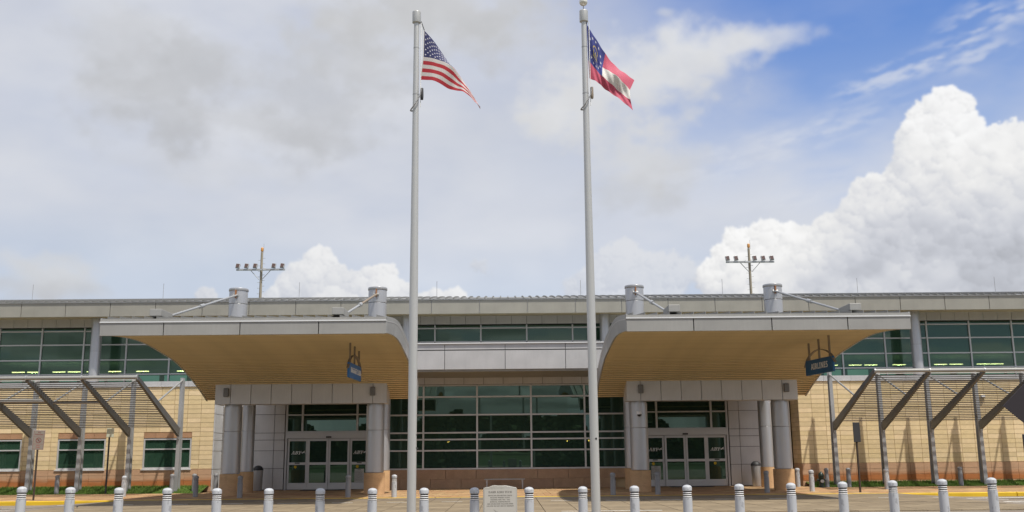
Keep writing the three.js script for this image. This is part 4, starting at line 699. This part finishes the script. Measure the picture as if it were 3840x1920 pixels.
// ------------------------------------------------------------------ post signs
function signPost(label, pos, turn, h, post) { const t = thing('post_sign', label, 'sign', pos, turn); part(t, 'post', rbox(0.07, h, 0.07, 0.01), post, 0, h / 2, 0); return t; }
{
  const t = signPost('no parking plate in painted shade on a dark post at the left yellow kerb', [-20.0, 0, -43.2], 0.62, 2.9, M.darkRust);
  const tex = canvasTex(256, 448, (c, w, h) => { c.fillStyle = '#827a70'; c.fillRect(0, 0, w, h); c.strokeStyle = '#6a221c'; c.lineWidth = 6; c.strokeRect(8, 8, w - 16, h - 16); c.fillStyle = '#6a221c'; c.textAlign = 'center'; c.font = 'bold 44px sans-serif'; c.fillText('NO', w / 2, 62); c.fillText('PARKING', w / 2, 112, 210); c.fillRect(16, 150, w - 32, 5); c.lineWidth = 14; c.beginPath(); c.arc(w / 2, 235, 56, 0, 7); c.stroke(); c.fillStyle = '#3b3836'; c.font = 'bold 80px sans-serif'; c.fillText('P', w / 2, 264); c.beginPath(); c.moveTo(w / 2 - 40, 195); c.lineTo(w / 2 + 40, 275); c.stroke(); c.fillStyle = '#8a3b34'; c.fillRect(16, 318, w - 32, 5); c.font = 'bold 40px sans-serif'; c.fillText('ANY', w / 2, 368); c.fillText('TIME', w / 2, 414); });  // plate ground and print greyed down to paint in shade
  part(t, 'plate', rbox(0.46, 0.82, 0.012, 0.004), M.frame, 0, 2.50, 0.045, 0, 0, -0.03); part(t, 'print', new THREE.BoxGeometry(0.45, 0.80, 0.002), new THREE.MeshStandardMaterial({ map: tex, roughness: 0.6 }), 0, 2.50, 0.053, 0, 0, -0.03);
}
{ const t = signPost('pale green blank plate on a black post by the left grass strip', [-19.9, 0, -50.62], 0, 3.1, M.black); part(t, 'plate', rbox(0.36, 0.44, 0.02, 0.008), std(0.60, 0.63, 0.50, { roughness: 0.5 }), 0.05, 2.98, 0.05); }
{ const t = signPost('black upright plate on a thin dark post at the right yellow kerb', [15.02, 0, -43.4], 0.35, 2.9, M.darkRust); part(t, 'plate', rbox(0.36, 0.84, 0.03, 0.012), M.dark, 0, 2.52, 0.055); }
{ const t = thing('road_sign', 'dark back of a diamond road sign with plate below at the right frame edge', 'sign', [8.62, 0, -16.2], -0.55); part(t, 'post', rbox(0.06, 3.2, 0.05, 0.01), M.dark, 0, 1.6, 0); const d = part(t, 'diamond_plate', new RoundedBoxGeometry(0.76, 0.76, 0.02, 2, 0.009), std(0.06, 0.05, 0.055, { roughness: 0.4, metalness: 0.3 }), 0, 2.35, 0.045); d.rotation.z = Math.PI / 4; part(t, 'lower_plate', rbox(0.60, 0.58, 0.02, 0.009), std(0.05, 0.045, 0.05, { roughness: 0.4, metalness: 0.3 }), 0.0, 1.60, 0.045); }

// ------------------------------------------------------------------ hydrant, bench, trash cans, mat
{
  const t = thing('fire_hydrant', 'small dark green fire hydrant by the right wing beside grey bollards', 'hydrant', [15.55, 0, -50.4]);
  part(t, 'barrel', lathe([[0.16, 0], [0.16, 0.05], [0.11, 0.06], [0.11, 0.42], [0.14, 0.44], [0.14, 0.48], [0.12, 0.50]], 20), M.hydrant);
  part(t, 'bonnet', lathe([[0.12, 0.50], [0.15, 0.52], [0.14, 0.60], [0.10, 0.69], [0.04, 0.73], [0.03, 0.77], [0, 0.77]], 20), M.hydrant);
  for (const e of [-1, 1]) part(t, 'side_cap', cyl(0.06, 0.12, 12), M.hydrant, e * 0.15, 0.36, 0, 0, 0, Math.PI / 2); part(t, 'front_cap', cyl(0.08, 0.1, 12), M.frame, 0, 0.30, 0.14, Math.PI / 2, 0, 0);
}
{
  const t = thing('bench', 'simple grey backless bench against the brown stone wall below the big window', 'bench', [-0.15, 0, -52.7]);
  part(t, 'seat', rbox(2.1, 0.05, 0.42, 0.012), M.steel, 0, 0.485, 0);
  for (const x of [-0.92, 0.92]) for (const z of [-0.14, 0.14]) part(t, 'leg', cyl(0.028, 0.46, 10, 0.048), M.frame, x, 0.23, z);
}
for (const s of [-1, 1]) {
  const t = thing('trash_can', `tall grey trash can with dark curved hood by the ${sideName(s)} entrance panels`, 'trash can', [s * 12.98, 0, -53.0], 0, 'hooded trash cans by the entrances');
  part(t, 'bin', lathe([[0, 0], [0.22, 0.01], [0.265, 1.05], [0.245, 1.06]], 28), M.steel);
  const hood = new THREE.SphereGeometry(0.262, 24, 10, 0, Math.PI * 2, 0, Math.PI / 2); hood.scale(1, 0.95, 1); const hd = part(t, 'hood', hood, M.dark, 0, 1.06, 0, 0, 0, s * 0.0); hd.scale.set(1, 0.95, 1);
  part(t, 'rim', new THREE.TorusGeometry(0.262, 0.014, 8, 28), M.dark, 0, 1.06, 0, Math.PI / 2, 0, 0);
}
for (const s of [-1, 1]) { const t = thing('door_mat', `black door mat before the ${sideName(s)} sliding doors`, 'door mat', [s * 9.6, 0.012, -53.1], 0, 'black door mats'); part(t, 'mat', rbox(2.2, 0.016, 1.1, 0.006), M.black); }

// ------------------------------------------------------------------ wood behind the camera, seen only as a reflection in the glass
{
  const quads = []; const leafG = new THREE.PlaneGeometry(1.5, 1.2);
  for (let k = 0; k < 58; k++) { const x = -125 + k * 4.4 + rr(-2, 2), z = 104 + rr(-6, 10), h = rr(7.0, 11.0), r = rr(4.5, 6.5); for (let i = 0; i < 620; i++) { const a = rr(0, 6.28), q = Math.sqrt(rnd()), yy = rnd(), rad = r * q * Math.sin(Math.PI * (0.30 + 0.66 * yy)); const g = leafG.clone(); g.rotateX(rr(-1.2, 1.2)); g.rotateY(rr(0, 6.28)); g.translate(x + Math.cos(a) * rad, 0.6 + yy * h, z + Math.sin(a) * rad); quads.push(g); } }
  const m = new THREE.Mesh(mergeGeometries(quads), M.leaf); m.name = 'distant_wood'; m.userData = { kind: 'stuff', label: 'dark line of trees mirrored in the window glass' }; scene.add(m);
}

renderer.render(scene, camera);
